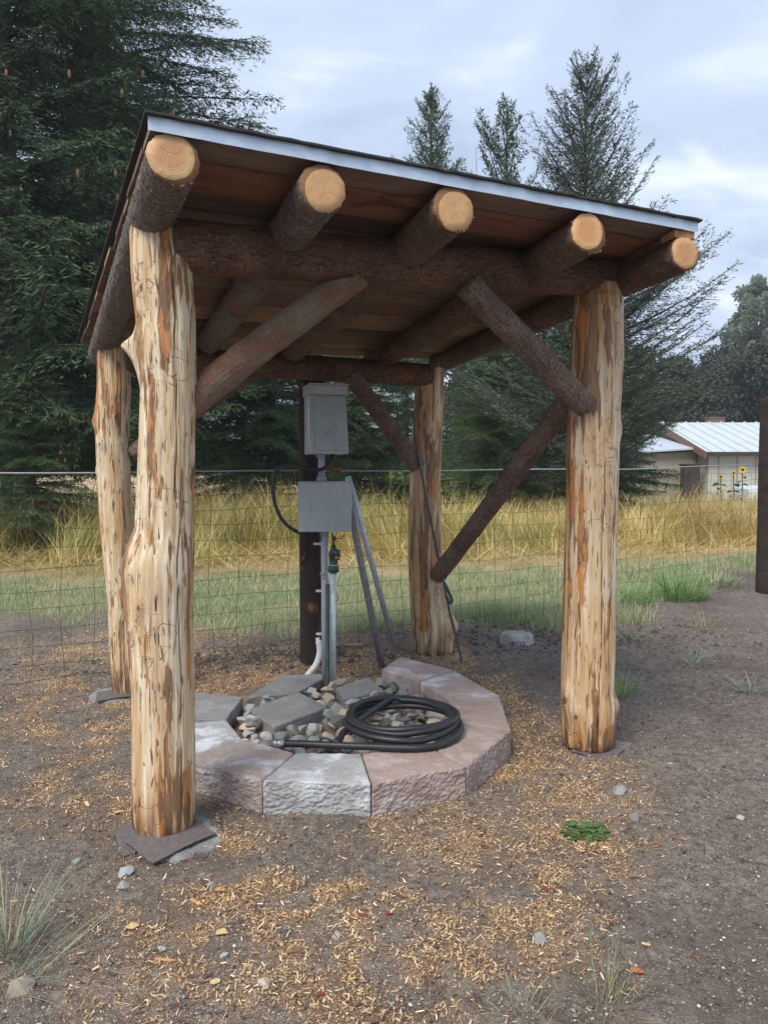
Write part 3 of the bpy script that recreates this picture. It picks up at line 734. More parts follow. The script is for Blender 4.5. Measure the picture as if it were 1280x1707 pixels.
for i, (x, y, sc_, lb) in enumerate([(20.5, 42, 0.86, 'round dark broadleaf tree directly behind the white roofed shed'), (25.2, 46, 0.93, 'dark purplish broadleaf tree behind the right fence post'), (16.2, 45, 0.9, 'dark broadleaf tree left behind the shed roof'),
                                     (12.0, 48, 1.1, 'dark broadleaf tree behind the spruce, left of the shed'), (31.5, 50, 0.9, 'dark broadleaf tree at the far right edge'), (7.5, 52, 1.2, 'dark broadleaf tree low behind the spruce trunk'), (22.0, 52, 1.0, 'dark broadleaf tree far behind the shed chimney')]):
    tree('broadleaf_tree', x, y, mA, tA, lb, 'tree', 'broadleaf trees behind the shed', rot=i * 2.2, sc=sc_)
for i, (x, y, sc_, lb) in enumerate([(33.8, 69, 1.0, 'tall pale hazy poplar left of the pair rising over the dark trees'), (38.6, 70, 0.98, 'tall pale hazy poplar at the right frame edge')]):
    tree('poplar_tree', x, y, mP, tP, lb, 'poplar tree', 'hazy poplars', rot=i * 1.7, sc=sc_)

# bare saplings beside the pines
def sapling(x, y, H, label, seed):
    random.seed(seed); mb = MB()
    mb.tube(spline([(0, 0, 0), (0.05, 0, H * 0.5), (0.0, 0.05, H)], 6), np.linspace(0.03, 0.006, 13), 5)
    for i in range(16):
        z = H * random.uniform(0.5, 0.97); a = random.uniform(0, 6.28); l = random.uniform(0.4, 1.1) * (1.2 - z / H)
        mb.tube([(0, 0, z), (math.cos(a) * l * 0.4, math.sin(a) * l * 0.4, z + l * 0.6), (math.cos(a) * l * 0.6, math.sin(a) * l * 0.6, z + l * 1.4)], [0.012, 0.008, 0.003], 4)
    return obj('sapling', mb.mesh('sapling', m_twig, True), None, Matrix.Translation((x, y, 0)), label=label, cat='sapling')
sapling(2.62, 21.8, 10.6, 'bare thin sapling standing between the two pine tops above the roof', 3)
random.seed(21)

# bushes at the foot of the trees
mBu, cBu = leafy_mesh('bush', 1.0, 0.7, 0.0, blademat('yellow_green_leaves', [(0, (0.10, 0.16, 0.04)), (1, (0.32, 0.38, 0.12))]), 26, 120, 0.07)
for i, (x, y, sc_, lb) in enumerate([(0.6, 21, 1.5, 'yellow green bush in the gap between box and back corner post'), (2.0, 22, 1.6, 'yellow green bush just right of the back corner post'), (3.9, 21.5, 1.7, 'yellow green bush behind the low end of the side brace'), (-7.9, 13.4, 0.8, 'small pale bush by the fir trunk at the left edge')]):
    obj('bush', mBu, None, Matrix.Translation((x, y, 0)) @ Matrix.Rotation(i, 4, 'Z') @ Matrix.Scale(sc_, 4), label=lb, cat='bush', group='bushes at the foot of the trees')
# pale dead stump at left
mb = MB(); mb.tube([(0, 0, 0), (0.02, 0, 0.7), (0.0, 0.02, 1.35)], [0.14, 0.12, 0.10], 10)
obj('dead_trunk', mb.mesh('dead_trunk', plain('pale_dead_wood', (0.38, 0.34, 0.25), 0.9, var=0.4, scale=8), True), None, Matrix.Translation((-5.85, 12.05, 0)), label='short pale dead trunk standing in the tall grass at left', cat='tree stump')

# hazy wooded hills far beyond
m_hill = M('wooded_hill'); _c = m_hill.co(False)
m_hill = m_hill.done(m_hill.mix(m_hill.noise(_c, 0.05, 6, 0.7), (0.03, 0.05, 0.045), (0.06, 0.085, 0.07)), 1.0)
nh = 90; th = np.linspace(R(20), R(160), nh); hr = 320
top = 14 + 12 * fbm(th * 5, th * 0, 3, 4)
V = np.concatenate([np.stack([np.cos(th) * hr, np.sin(th) * hr, th * 0 - 3], 1), np.stack([np.cos(th) * (hr + 25), np.sin(th) * (hr + 25), top], 1), np.stack([np.cos(th) * (hr + 90), np.sin(th) * (hr + 90), th * 0 - 3], 1)])
i_ = np.arange(nh - 1)
obj('hills', mesh_np('hills', V, np.concatenate([np.stack([i_, i_ + 1, i_ + 1 + nh, i_ + nh], 1), np.stack([i_ + nh, i_ + 1 + nh, i_ + 1 + 2 * nh, i_ + 2 * nh], 1)]), m_hill, True), kind='structure')

# ------------------------------------------------------------------ white roofed shed
m_roofw = plain('painted_metal_roof', (0.50, 0.56, 0.58), 0.45, 0.0, 0.06, 2)
m_wall = plain('pale_siding', (0.52, 0.53, 0.48), 0.8, 0, 0.07, 3)
m_wallb = plain('beige_siding', (0.36, 0.34, 0.27), 0.8, 0, 0.08, 3)
m_fas = plain('brown_fascia', (0.20, 0.115, 0.085), 0.7)
m_dark = plain('dark_wood_trim', (0.05, 0.04, 0.035), 0.8)
shed = thing('shed', (13.5, 28.0, 0), 'low shed with white metal roof and brown fascia at right beyond the field', 'shed')
x0, x1, yf_, yr, yb = 11.25, 17.5, 26.3, 31.0, 35.7
ez, rz_ = 2.02, 3.34
mb = MB()
mb.hexa([(x0 + 0.25, yf_ + 0.35, -0.05), (x1 - 0.25, yf_ + 0.35, -0.05), (x1 - 0.25, yb - 0.35, -0.05), (x0 + 0.25, yb - 0.35, -0.05), (x0 + 0.25, yf_ + 0.35, ez - 0.02), (x1 - 0.25, yf_ + 0.35, ez - 0.02), (x1 - 0.25, yb - 0.35, ez - 0.02), (x0 + 0.25, yb - 0.35, ez - 0.02)])
mb.add([(x0 + 0.25, yf_ + 0.35, ez - 0.02), (x0 + 0.25, yb - 0.35, ez - 0.02), (x0 + 0.25, yr, rz_ - 0.14), (x1 - 0.25, yf_ + 0.35, ez - 0.02), (x1 - 0.25, yb - 0.35, ez - 0.02), (x1 - 0.25, yr, rz_ - 0.14)], [(2, 1, 0), (3, 4, 5)])
obj('wall', mb.mesh('wall', m_wall), shed)
for i in range(9):
    mb = MB(); mb.box((x0 + 0.6 + i * 0.66, yf_ + 0.335, 1.0), (0.035, 0.03, 1.98)); obj('batten', mb.mesh('batten', m_wallb), shed)
slope = math.atan2(rz_ - ez, yr - yf_); ln = math.hypot(rz_ - ez, yr - yf_)
roofp = obj('roof', (lambda q: (q.hexa([(x0, yf_, ez), (x1, yf_, ez), (x1, yr, rz_), (x0, yr, rz_), (x0, yf_, ez + 0.05), (x1, yf_, ez + 0.05), (x1, yr, rz_ + 0.05), (x0, yr, rz_ + 0.05)]), q.hexa([(x0, yr, rz_), (x1, yr, rz_), (x1, yb, ez), (x0, yb, ez), (x0, yr, rz_ + 0.05), (x1, yr, rz_ + 0.05), (x1, yb, ez + 0.05), (x0, yb, ez + 0.05)]), q.mesh('roof', m_roofw))[-1])(MB()), shed)
rib = MB(); rib.hexa([(0, 0, 0), (0.05, 0, 0), (0.05, yr - yf_, rz_ - ez), (0, yr - yf_, rz_ - ez), (0.012, 0, 0.045), (0.038, 0, 0.045), (0.038, yr - yf_, rz_ - ez + 0.045), (0.012, yr - yf_, rz_ - ez + 0.045)])
rib = rib.mesh('roof_seam', m_roofw)
for i in range(13): obj('roof_seam', rib, roofp, Matrix.Translation((x0 + 0.15 + i * 0.48, yf_, ez + 0.052)))
mb = MB(); mb.hexa([(x0 - 0.04, yf_ - 0.02, ez - 0.20), (x0, yf_ - 0.02, ez - 0.20), (x0, yr, rz_ - 0.20), (x0 - 0.04, yr, rz_ - 0.20), (x0 - 0.04, yf_ - 0.02, ez + 0.06), (x0, yf_ - 0.02, ez + 0.06), (x0, yr, rz_ + 0.06), (x0 - 0.04, yr, rz_ + 0.06)])
mb.hexa([(x0 - 0.04, yr, rz_ - 0.20), (x0, yr, rz_ - 0.20), (x0, yb, ez - 0.20), (x0 - 0.04, yb, ez - 0.20), (x0 - 0.04, yr, rz_ + 0.06), (x0, yr, rz_ + 0.06), (x0, yb, ez + 0.06), (x0 - 0.04, yb, ez + 0.06)])
obj('rake_board', mb.mesh('rake_board', m_fas), shed)
mb = MB(); mb.box(((x0 + x1) / 2, yf_ - 0.015, ez - 0.03), (x1 - x0 - 0.01, 0.03, 0.15)); obj('eave_board', mb.mesh('eave_board', m_dark), shed)
mb = MB(); mb.box((13.75, yr + 0.35, rz_ + 0.02), (0.6, 0.5, 0.45)); mb.box((13.75, yr + 0.35, rz_ + 0.26), (0.66, 0.56, 0.04)); obj('chimney', mb.mesh('chimney', m_fas), shed)
# lean-to on its left side
mb = MB(); mb.hexa([(9.3, 27.6, -0.05), (11.45, 27.6, -0.05), (11.45, 31.5, -0.05), (9.3, 31.5, -0.05), (9.3, 27.6, 2.0), (11.45, 27.6, 2.12), (11.45, 31.5, 2.5), (9.3, 31.5, 2.4)]); obj('lean_to_wall', mb.mesh('lean_to_wall', m_wallb), shed)
mb = MB(); mb.hexa([(9.1, 27.3, 2.04), (11.22, 27.3, 2.17), (11.22, 31.6, 2.86), (9.1, 31.6, 2.8), (9.1, 27.3, 2.10), (11.22, 27.3, 2.23), (11.22, 31.6, 2.92), (9.1, 31.6, 2.86)]); obj('lean_to_roof', mb.mesh('lean_to_roof', plain('grey_metal_roof', (0.46, 0.52, 0.60), 0.5)), shed)
mb = MB(); mb.box((10.95, 26.9, 0.8), (0.55, 0.4, 1.6)); mb.box((10.95, 26.9, 1.63), (0.63, 0.48, 0.06)); obj('utility_cabinet', mb.mesh('utility_cabinet', m_dark), label='dark upright cabinet standing at the shed corner', cat='cabinet')
# pale tarp or low wall at the foot of the shed
mb = MB(); mb.hexa([(11.0, 22.6, 0.02), (17.5, 22.9, 0.02), (17.6, 24.6, 0.02), (11.1, 24.4, 0.02), (11.05, 22.75, 0.85), (17.45, 23.0, 0.92), (17.5, 24.4, 1.0), (11.2, 24.2, 0.93)])
obj('white_tarp', mb.mesh('white_tarp', plain('pale_blue_sheet', (0.55, 0.62, 0.68), 0.6), False, 0.05), label='pale bluish cover lying low in front of the shed', cat='tarp')

# sunflowers
m_pet = plain('yellow_petals', (0.75, 0.50, 0.02), 0.6); m_sfc = plain('sunflower_disc', (0.12, 0.05, 0.015), 0.9); m_sfl = plain('sunflower_leaf', (0.10, 0.17, 0.05), 0.7, var=0.3)
def sunflower(x, y, H, s_, label, yaw=0.0):
    t = thing('sunflower', (x, y, 0), label, 'sunflower', 'sunflowers by the shed')
    mb = MB(); mb.tube([(0, 0, 0), (0.03, 0, H * 0.5), (0, 0, H - 0.03)], 0.012, 6); obj('stem', mb.mesh('stem', m_sfl, True), t, worldof(t))
    hm = Matrix.Translation((x, y - 0.03, H)) @ Matrix.Rotation(yaw, 4, 'Z') @ Matrix.Rotation(R(75), 4, 'X')
    mb = MB(); mb.tube([(0, 0, -0.02), (0, 0, 0.012)], [s_ * 0.26, s_ * 0.22], 12); obj('flower_disc', mb.mesh('flower_disc', m_sfc, True), t, hm)
    mb = MB()
    for i in range(18):
        a = i * 6.283 / 18; c, q = math.cos(a), math.sin(a); w = 0.08 * s_
        mb.add([(c * s_ * .2, q * s_ * .2, 0), (c * s_ * .4 - q * w, q * s_ * .4 + c * w, 0.01), (c * s_ * .56, q * s_ * .56, 0.03 * random.uniform(-1, 1)), (c * s_ * .4 + q * w, q * s_ * .4 - c * w, 0.01)], [(0, 1, 2, 3)])
    obj('petals', mb.mesh('petals', m_pet), t, hm)
    mb = MB()
    for i in range(7):
        a = random.uniform(0, 6.28); z = random.uniform(0.3, 0.9) * H; l = random.uniform(0.12, 0.24); c, q = math.cos(a), math.sin(a)
        mb.add([(0, 0, z), (c * l * .5 - q * l * .3, q * l * .5 + c * l * .3, z + .02), (c * l, q * l, z - .06), (c * l * .5 + q * l * .3, q * l * .5 - c * l * .3, z + .02)], [(0, 1, 2, 3)])
    obj('leaves', mb.mesh('leaves', m_sfl), t, worldof(t), kind='stuff')
for x, y, H, s_, lb in ((9.05, 19.0, 1.43, 0.17, 'largest sunflower, topmost bloom in front of the shed wall'), (8.78, 18.9, 1.35, 0.13, 'middle sunflower just left of the largest bloom'), (8.93, 19.2, 1.31, 0.11, 'small sunflower below the largest bloom'), (8.55, 19.1, 1.25, 0.13, 'lowest sunflower, leftmost of the blooms before the shed')):
    sunflower(x, y, H, s_, lb, random.uniform(-0.4, 0.4))

# ------------------------------------------------------------------ wire fence
m_wire = plain('galvanised_wire', (0.03, 0.028, 0.027), 0.6, 0.3)
m_wirel = plain('bright_wire', (0.42, 0.41, 0.42), 0.5, 0.4)
m_post = bark('old_fence_post', (0.030, 0.021, 0.018), (0.055, 0.038, 0.031), (0.02, 0.014, 0.012), ring=0.0, fib=1.0, speck=(0.16, 0.12, 0.1), red=(0.03, 0.02, 0.015))
fence = thing('wire_fence', (-0.5, 5.4, 0.05), 'long wire mesh fence with a thick top wire running behind the shelter', 'fence')
FP = [(-5.2, 2.95), (-1.66, 4.80), (-0.53, 5.36), (0.62, 6.02), (4.12, 8.30), (8.5, 11.2)]
def fence_at(s_):
    acc = 0
    for (a, b), (c, d) in zip(FP, FP[1:]):
        l = math.hypot(c - a, d - b)
        if s_ <= acc + l: t = (s_ - acc) / l; return a + (c - a) * t, b + (d - b) * t
        acc += l
    return FP[-1]
tot = sum(math.hypot(c - a, d - b) for (a, b), (c, d) in zip(FP, FP[1:]))
def topz(x): return float(np.interp(x, [-5, -1.7, -0.5, 0.6, 2.5, 4.1, 8], [1.385, 1.395, 1.405, 1.408, 1.425, 1.475, 1.47]))
ss = np.arange(0.0, tot, 0.09)
mb = MB(); P = [(*fence_at(s_), topz(fence_at(s_)[0]) - 0.008 * math.sin(s_ * 1.3) ** 2) for s_ in ss]
mb.tube(P, 0.0062, 6); obj('top_wire', mb.mesh('top_wire', m_wirel, True), fence)
mb = MB()
hz = [0.10, 0.205, 0.315, 0.43, 0.55, 0.675, 0.80, 0.925, 1.04, 1.135, 1.225, 1.315]
rowoff = {i: random.uniform(-0.01, 0.01) for i in range(12)}
def meshz(x, k, s_): return hz[k] * topz(x) / 1.40 + rowoff[k] + 0.007 * math.sin(s_ * 2.1 + k * 1.7) + 0.005 * math.sin(s_ * 7.3 + k)
def bow(s_, k): return 0.010 * math.sin(s_ * 1.7 + k * 0.9) + 0.012 * math.sin(s_ * 0.6 + k * 0.4)
for k in range(12):
    pts = []
    for s_ in ss:
        x, y = fence_at(s_); pts.append((x, y + bow(s_, k), meshz(x, k, s_)))
    mb.tube(pts, 0.0016 if k else 0.0022, 3, False)
s_ = 0.1; jj = 0
while s_ < tot:
    jj += 1; pts = []
    for k in range(12):
        q = s_ + 0.012 * math.sin(jj * 2.3 + k * 0.8) + 0.02 * math.sin(jj * 0.7) * (k / 11 - 0.5)
        x, y = fence_at(q); pts.append((x, y + bow(q, k), meshz(x, k, q)))
    x, y = fence_at(s_ + random.uniform(-0.05, 0.05)); pts.insert(0, (x, y - 0.03 * random.random(), random.uniform(0.03, 0.09)))
    mb.tube(pts, 0.0015, 3, False); s_ += 0.185
obj('wire_mesh', mb.mesh('wire_mesh', m_wire), fence, kind='stuff')
def post_mesh(H, r, square=False):
    n = 18; rows = 40; V = []
    for i in range(rows + 1):
        z = -0.15 + (H + 0.15) * i / rows
        for j in range(n):
            a = j * 6.283 / n; rr = r * (1 + 0.07 * mnoise.noise(Vector((math.cos(a) * 2, math.sin(a) * 2, z * 0.8 + r * 50)))) * (1 + 0.05 * math.sin(a * 9 + 1.5 * mnoise.noise(Vector((a, 0, z)))))
            V.append((rr * math.cos(a), rr * math.sin(a), z))
    F = [(i * n + j, i * n + (j + 1) % n, (i + 1) * n + (j + 1) % n, (i + 1) * n + j) for i in range(rows) for j in range(n)] + [tuple(range(rows * n, (rows + 1) * n))]
    me = bpy.data.meshes.new('fence_post'); me.from_pydata(V, [], F); me.materials.append(m_post); me.polygons.foreach_set('use_smooth', [True] * len(F)); return me
obj('fence_post', post_mesh(1.97, 0.092), fence, Matrix.Translation((-0.50, 5.22, 0.05)), label='dark weathered post carrying the two grey boxes')
pr = obj('fence_post', post_mesh(2.16, 0.125), fence, Matrix.Translation((4.235, 8.22, 0.04)), label='tall dark square shouldered post at the right frame edge')
obj('fence_post', post_mesh(1.6, 0.09), fence, Matrix.Translation((-5.2, 2.9, 0)))
mb = MB()
for z in (0.33, 0.82, 1.2, 1.47):
    a = np.linspace(math.pi * 0.75, math.pi * 2.1, 12); mb.tube(np.stack([4.235 + 0.134 * np.cos(a), 8.22 + 0.134 * np.sin(a), z + 0 * a], 1), 0.0025, 4)
obj('tie_wire', mb.mesh('tie_wire', m_wire), fence)
mb = MB(); xa, ya = -0.385, 5.41; P = [(xa + 0.012 * i, ya + 0.0055 * i, topz(xa) + 0.001) for i in range(7)]; mb.tube(P, 0.011, 8); obj('red_tape', mb.mesh('red_tape', plain('red_tape', (0.45, 0.03, 0.03), 0.5), True), fence)

# ------------------------------------------------------------------ the log shelter
m_peelA = peeled('peeled_log')
m_barkgrey = bark('grey_brown_bark', (0.13, 0.10, 0.082), (0.21, 0.165, 0.135), (0.40, 0.34, 0.295), ring=0.8, fib=0.25)
m_barkbrown = bark('red_brown_bark', (0.14, 0.080, 0.052), (0.24, 0.142, 0.092), (0.26, 0.18, 0.14), ring=0.6, fib=0.5)
m_barkbeam = bark('shaggy_brown_bark', (0.16, 0.083, 0.053), (0.26, 0.142, 0.090), (0.36, 0.24, 0.165), ring=0.25, fib=0.8, speck=(0.34, 0.26, 0.21))
m_barksmooth = bark('smooth_olive_bark', (0.27, 0.225, 0.14), (0.28, 0.125, 0.075), (0.30, 0.26, 0.21), speck=(0.34, 0.31, 0.29), ring=0.35, fib=0.15, red=(0.30, 0.09, 0.045), grain=0.35)
m_barkpurple = bark('scaly_purple_bark', (0.20, 0.128, 0.100), (0.32, 0.225, 0.18), (0.42, 0.34, 0.28), ring=0.35, fib=0.5, speck=(0.27, 0.22, 0.20))
m_cutr = cutend('reddish_end_grain', 0.75, 0.2, 0.15, 0.080)
m_cuty = cutend('yellow_end_grain', 0.1, -0.1, -0.1, 0.080)
m_cuts = cutend('small_end_grain', 0.5, 0.1, 0.1, 0.072)
shelter = thing('log_shelter', (-0.25, 4.1, 0), 'open log shelter of four peeled posts carrying bark covered rafters and a single pitch roof', 'shelter')

def frame_for(p0, p1):
    p0, p1 = Vector(p0), Vector(p1)
    q = (p1 - p0).to_track_quat('Z', 'Y')
    return Matrix.Translation(p0) @ q.to_matrix().to_4x4(), (p1 - p0).length
def log_surface(L, r0, r1, n=72, rough=0.05, bend=0.01, knots=(), seed=0, rows=None, caps=True):
    rows = rows or max(24, int(L / 0.02))
    z = np.linspace(0, L, rows + 1); th = np.arange(n) * 2 * math.pi / n
    Z, T = np.meshgrid(z, th, indexing='ij'); t = Z / L
    r = (r0 + (r1 - r0) * t)
    c, s_ = np.cos(T), np.sin(T)
    r = r * (1 + rough * (fbm(c * 1.2 + seed * 7, s_ * 1.2, Z * 1.8, 3) - 0.5) * 2)
    r = r + (fbm(c * 7 + seed, s_ * 7, Z * 30, 3) - 0.5) * 0.010
    for (kt, kz, a, st, sz) in knots:
        dt = (T - kt + math.pi) % (2 * math.pi) - math.pi
        r = r + a * np.exp(-(dt / st) ** 2 - ((Z - kz) / sz) ** 2)
    bx = bend * np.sin(Z / L * 3.1 + seed); by = bend * np.cos(Z / L * 2.3 + seed * 2) - bend * math.cos(seed * 2)
    bx = bx - bend * math.sin(seed) * (1 - t)
    V = np.stack([r * c + bx, r * s_ + by, Z], -1).reshape(-1, 3)
    i = np.arange(rows)[:, None] * n; j = np.arange(n)[None]; k = (np.arange(n)[None] + 1) % n
    F = np.stack([i + j, i + k, i + n + k, i + n + j], -1).reshape(-1, 4)
    c0 = V[:n].mean(0); c1 = V[-n:].mean(0)
    V = np.concatenate([V, [c0, c1]]); a = len(V) - 2
    j = np.arange(n); k = (j + 1) % n
    caps_ = np.concatenate([np.stack([k, j, np.full(n, a)], 1), np.stack([rows * n + j, rows * n + k, np.full(n, a + 1)], 1)])
    return V, F, caps_, n, rows
m_flk = {}
def shreds(V, n, rows, count, Lr, Wr, mat, parent, Mx, name, along=True, lift=0.002, zmax=None):
    k = rng.integers(0, len(V) if zmax is None else zmax, count)
    Pp = V[k]; ring = k // n; cen = np.stack([V[:(rows + 1) * n].reshape(rows + 1, n, 3)[..., a].mean(1) for a in range(3)], 1)[np.minimum(ring, rows)]
    N = Pp - cen; N[:, 2] = 0; N /= np.linalg.norm(N, axis=1)[:, None] + 1e-9
    Z = np.zeros_like(N); Z[:, 2] = 1; C = np.cross(Z, N)
    a = rng.normal(0, 0.10, count) if along else rng.uniform(0, 6.28, count)
    d = Z * np.cos(a)[:, None] + C * np.sin(a)[:, None]; w = -Z * np.sin(a)[:, None] + C * np.cos(a)[:, None]
    L = (Lr[0] + (Lr[1] - Lr[0]) * rng.random(count) ** 2)[:, None]; Wd = rng.uniform(*Wr, count)[:, None]
    up_ = N * (lift + np.abs(rng.normal(0, lift * 0.8, count)))[:, None]; tipup = N * (np.abs(rng.normal(0, 0.35, count))[:, None] * np.minimum(L, 0.02) * (0.35 if along else 0.7))
    A = Pp + up_ * 0.3 - d * L / 2; B = Pp + up_ ; Cc = Pp + up_ * 0.6 + d * L / 2 + tipup
    VV = np.stack([A - w * Wd * .2, A + w * Wd * .2, B + w * Wd * .55, Cc + w * Wd * .15, Cc - w * Wd * .2, B - w * Wd * .45], 1).reshape(-1, 3)
    b = (np.arange(count) * 6)[:, None]
    obj(name, mesh_np(name, VV, np.concatenate([b + [0, 1, 2, 5], b + [5, 2, 3, 4]]), mat), parent, Mx, kind='stuff')
def log(name, p0, p1, r0, r1, mat, parent, knots=(), seed=0, bend=0.008, label=None, rough=0.05, capmat=None, cutface=None):
    Mx, L = frame_for(p0, p1)
    V, F, cp, n, rows = log_surface(L, r0, r1, knots=knots, seed=seed, bend=bend, rough=rough)
    me = mesh_np(name, V, [F, cp], [mat, capmat or mat], True, mi=np.concatenate([np.zeros(len(F)), np.ones(len(cp))]))
    o = obj(name, me, parent, Mx, label=label)
    if mat.name not in m_flk:
        g = {'grey_brown_bark': [(0, (0.07, 0.05, 0.04)), (0.6, (0.19, 0.15, 0.12)), (1, (0.42, 0.36, 0.31))], 'smooth_olive_bark': [(0, (0.10, 0.06, 0.04)), (0.7, (0.24, 0.18, 0.13)), (1, (0.42, 0.36, 0.28))]}.get(mat.name, [(0, (0.035, 0.02, 0.014)), (0.5, (0.12, 0.065, 0.043)), (0.85, (0.26, 0.16, 0.11)), (1, (0.48, 0.35, 0.26))])
        s_m = M('bark_flakes'); m_flk[mat.name] = s_m.done(s_m.ramp(s_m.island(), g), 0.85)
    cnt = int({'smooth_olive_bark': 260, 'grey_brown_bark': 900}.get(mat.name, 1100) * L)
    shreds(V[:(rows + 1) * n], n, rows, cnt, (0.004, 0.016), (0.002, 0.008), m_flk[mat.name], o, Mx, 'bark_flakes', False, 0.0012)
    if cutface:
        # saw-cut end face: its own slightly uneven disc, a little proud of the bark
        ring = V[:n] * [0.995, 0.995, 1]; c = ring.mean(0)
        rr = [1.0, 0.97, 0.6, 0.25]; VV = []
        for q, d in zip(rr, (0.001, -0.004, -0.005, -0.005)): VV.append(c + (ring - c) * q + [0, 0, d])
        VV = np.concatenate(VV + [[c + [0, 0, -0.005]]])
        VV[:, 2] += (fbm(VV[:, 0] * 40, VV[:, 1] * 40, 1, 2) - 0.5) * 0.003 
        FF = []; T3 = []
        for a in range(3):
            for j in range(n): FF.append((a * n + (j + 1) % n, a * n + j, (a + 1) * n + j, (a + 1) * n + (j + 1) % n))
        for j in range(n): T3.append((3 * n + (j + 1) % n, 3 * n + j, 4 * n))
        f = obj('cut_face', mesh_np('cut_face', VV - [0, 0, 0.002], [np.array(FF), np.array(T3)], cutface, True), o, Mx)
        # torn fibres along the lower edge
        mb = MB()
        dz = (Mx.to_3x3().inverted() @ Vector((0.5, 0, -1))).normalized()
        a0 = math.atan2(dz.y, dz.x)
        for i in range(16):
            a = a0 + random.gauss(0, 0.35); p = np.array([math.cos(a), math.sin(a), 0]) * (r0 * 0.97); l = random.uniform(0.004, 0.014)
            tq = np.array([-math.sin(a), math.cos(a), 0]) * 0.002
            mb.add([p - tq, p + tq, p * (1 + l / r0) + tq * random.uniform(-3, 3) + [0, 0, -0.006 + random.uniform(-0.004, 0.002)]], [(0, 1, 2)])
        obj('torn_fibres', mb.mesh('torn_fibres', m_straw), o, Mx, kind='stuff')
    return o

def post(Y, prof, ztop, knots, cracks, parent, seed, label, zb=0.02, low=0.55, amber=0.0):
    pz = np.array([p[0] for p in prof])[::-1]; px = np.array([p[1] for p in prof])[::-1]; pr_ = np.array([p[2] for p in prof])[::-1]
    n, rows = 168, 165
    z = np.linspace(zb, ztop, rows + 1); th = np.arange(n) * 2 * math.pi / n
    Z, T = np.meshgrid(z, th, indexing='ij'); c, s_ = np.cos(T), np.sin(T)
    xc = np.interp(Z, pz, px) - px[0]; r = np.interp(Z, pz, pr_)
    # bulges come out mostly to the side the profile shows
    r = r * (1 + 0.035 * (fbm(c * 1.3 + seed * 5, s_ * 1.3, Z * 1.6, 3) - 0.5) * 2 * np.abs(s_)) 
    r = r + (fbm(c * 4 + seed, s_ * 4, Z * 1.3, 3) - 0.5) * 0.008 + (fbm(c * 16 + seed, s_ * 16, Z * 3.5, 2) - 0.5) * 0.0065
    kn = np.zeros_like(Z)
    for (kt, kz, a, st, sz) in knots:
        dt = (T - R(kt) + math.pi) % (2 * math.pi) - math.pi
        g = np.exp(-(dt / st) ** 2 - ((Z - kz) / sz) ** 2); r = r + a * g; kn = np.maximum(kn, g * (0.6 if st > 0.4 else 1.0))
    cr_ = np.zeros_like(Z)
    for (ct, z0, z1, w) in cracks:
        cen = R(ct) + 0.10 * (fbm(Z * 1.7 + seed, Z * 0 + ct, 0, 3) - 0.5) + 0.03 * np.sin(Z * 9 + seed)
        dt = np.abs((T - cen + math.pi) % (2 * math.pi) - math.pi)
        m_ = sstep(z0 - 0.02, z0 + 0.05, Z) * (1 - sstep(z1 - 0.05, z1 + 0.02, Z))
        g = np.clip(1 - dt / (w * (0.5 + fbm(Z * 3, Z * 0 + 2 + ct, 0, 2))), 0, 1) * m_
        r = r - 0.014 * g; cr_ = np.maximum(cr_, np.clip(g * 2.2, 0, 1))
    # cut top and chamfered foot
    r = r * (1 - 0.10 * np.exp(-(Z - zb) / 0.02))
    V = np.stack([xc + r * c, r * s_, Z], -1).reshape(-1, 3)
    V[:, 2] += np.where(V[:, 2] < zb + 0.15, (fbm(V[:, 0] * 30, V[:, 1] * 30, 3, 2) - 0.5) * 0.01, 0)
    i = np.arange(rows)[:, None] * n; j = np.arange(n)[None]; k = (j + 1) % n
    F = np.stack([i + j, i + k, i + n + k, i + n + j], -1).reshape(-1, 4)
    V = np.concatenate([V, [[0, 0, zb], [xc[-1, 0], 0, ztop]]]); a = len(V) - 2; j = np.arange(n); k = (j + 1) % n
    cp = np.concatenate([np.stack([k, j, np.full(n, a)], 1), np.stack([rows * n + j, rows * n + k, np.full(n, a + 1)], 1)])
    lowa = np.concatenate([(np.maximum(1 - sstep(0.0, low, Z - 0.12 * (fbm(c * 3, s_ * 3, Z, 2) - 0.5)), amber)).ravel(), [1, 0]])
    me = mesh_np('post', V, [F, cp], [m_peelA], True, attrs={'low': lowa, 'crack': np.concatenate([cr_.ravel(), [0, 0]]), 'knot': np.concatenate([kn.ravel(), [0, 0]])})
    po = obj('post', me, parent, Matrix.Translation((px[0], Y, 0)), label=label)
    if 'peel' not in m_flk:
        s_m = M('inner_bark_shreds'); m_flk['peel'] = s_m.done(s_m.ramp(s_m.island(), [(0, (0.13, 0.06, 0.03)), (0.4, (0.28, 0.14, 0.06)), (0.7, (0.46, 0.24, 0.09)), (0.85, (0.66, 0.52, 0.34)), (1, (0.80, 0.72, 0.55))]), 0.8)
    shreds(V[:(rows + 1) * n], n, rows, 420, (0.015, 0.11), (0.0015, 0.007), m_flk['peel'], po, Matrix.Translation((px[0], Y, 0)), 'bark_shreds', True, 0.0012)
    return po
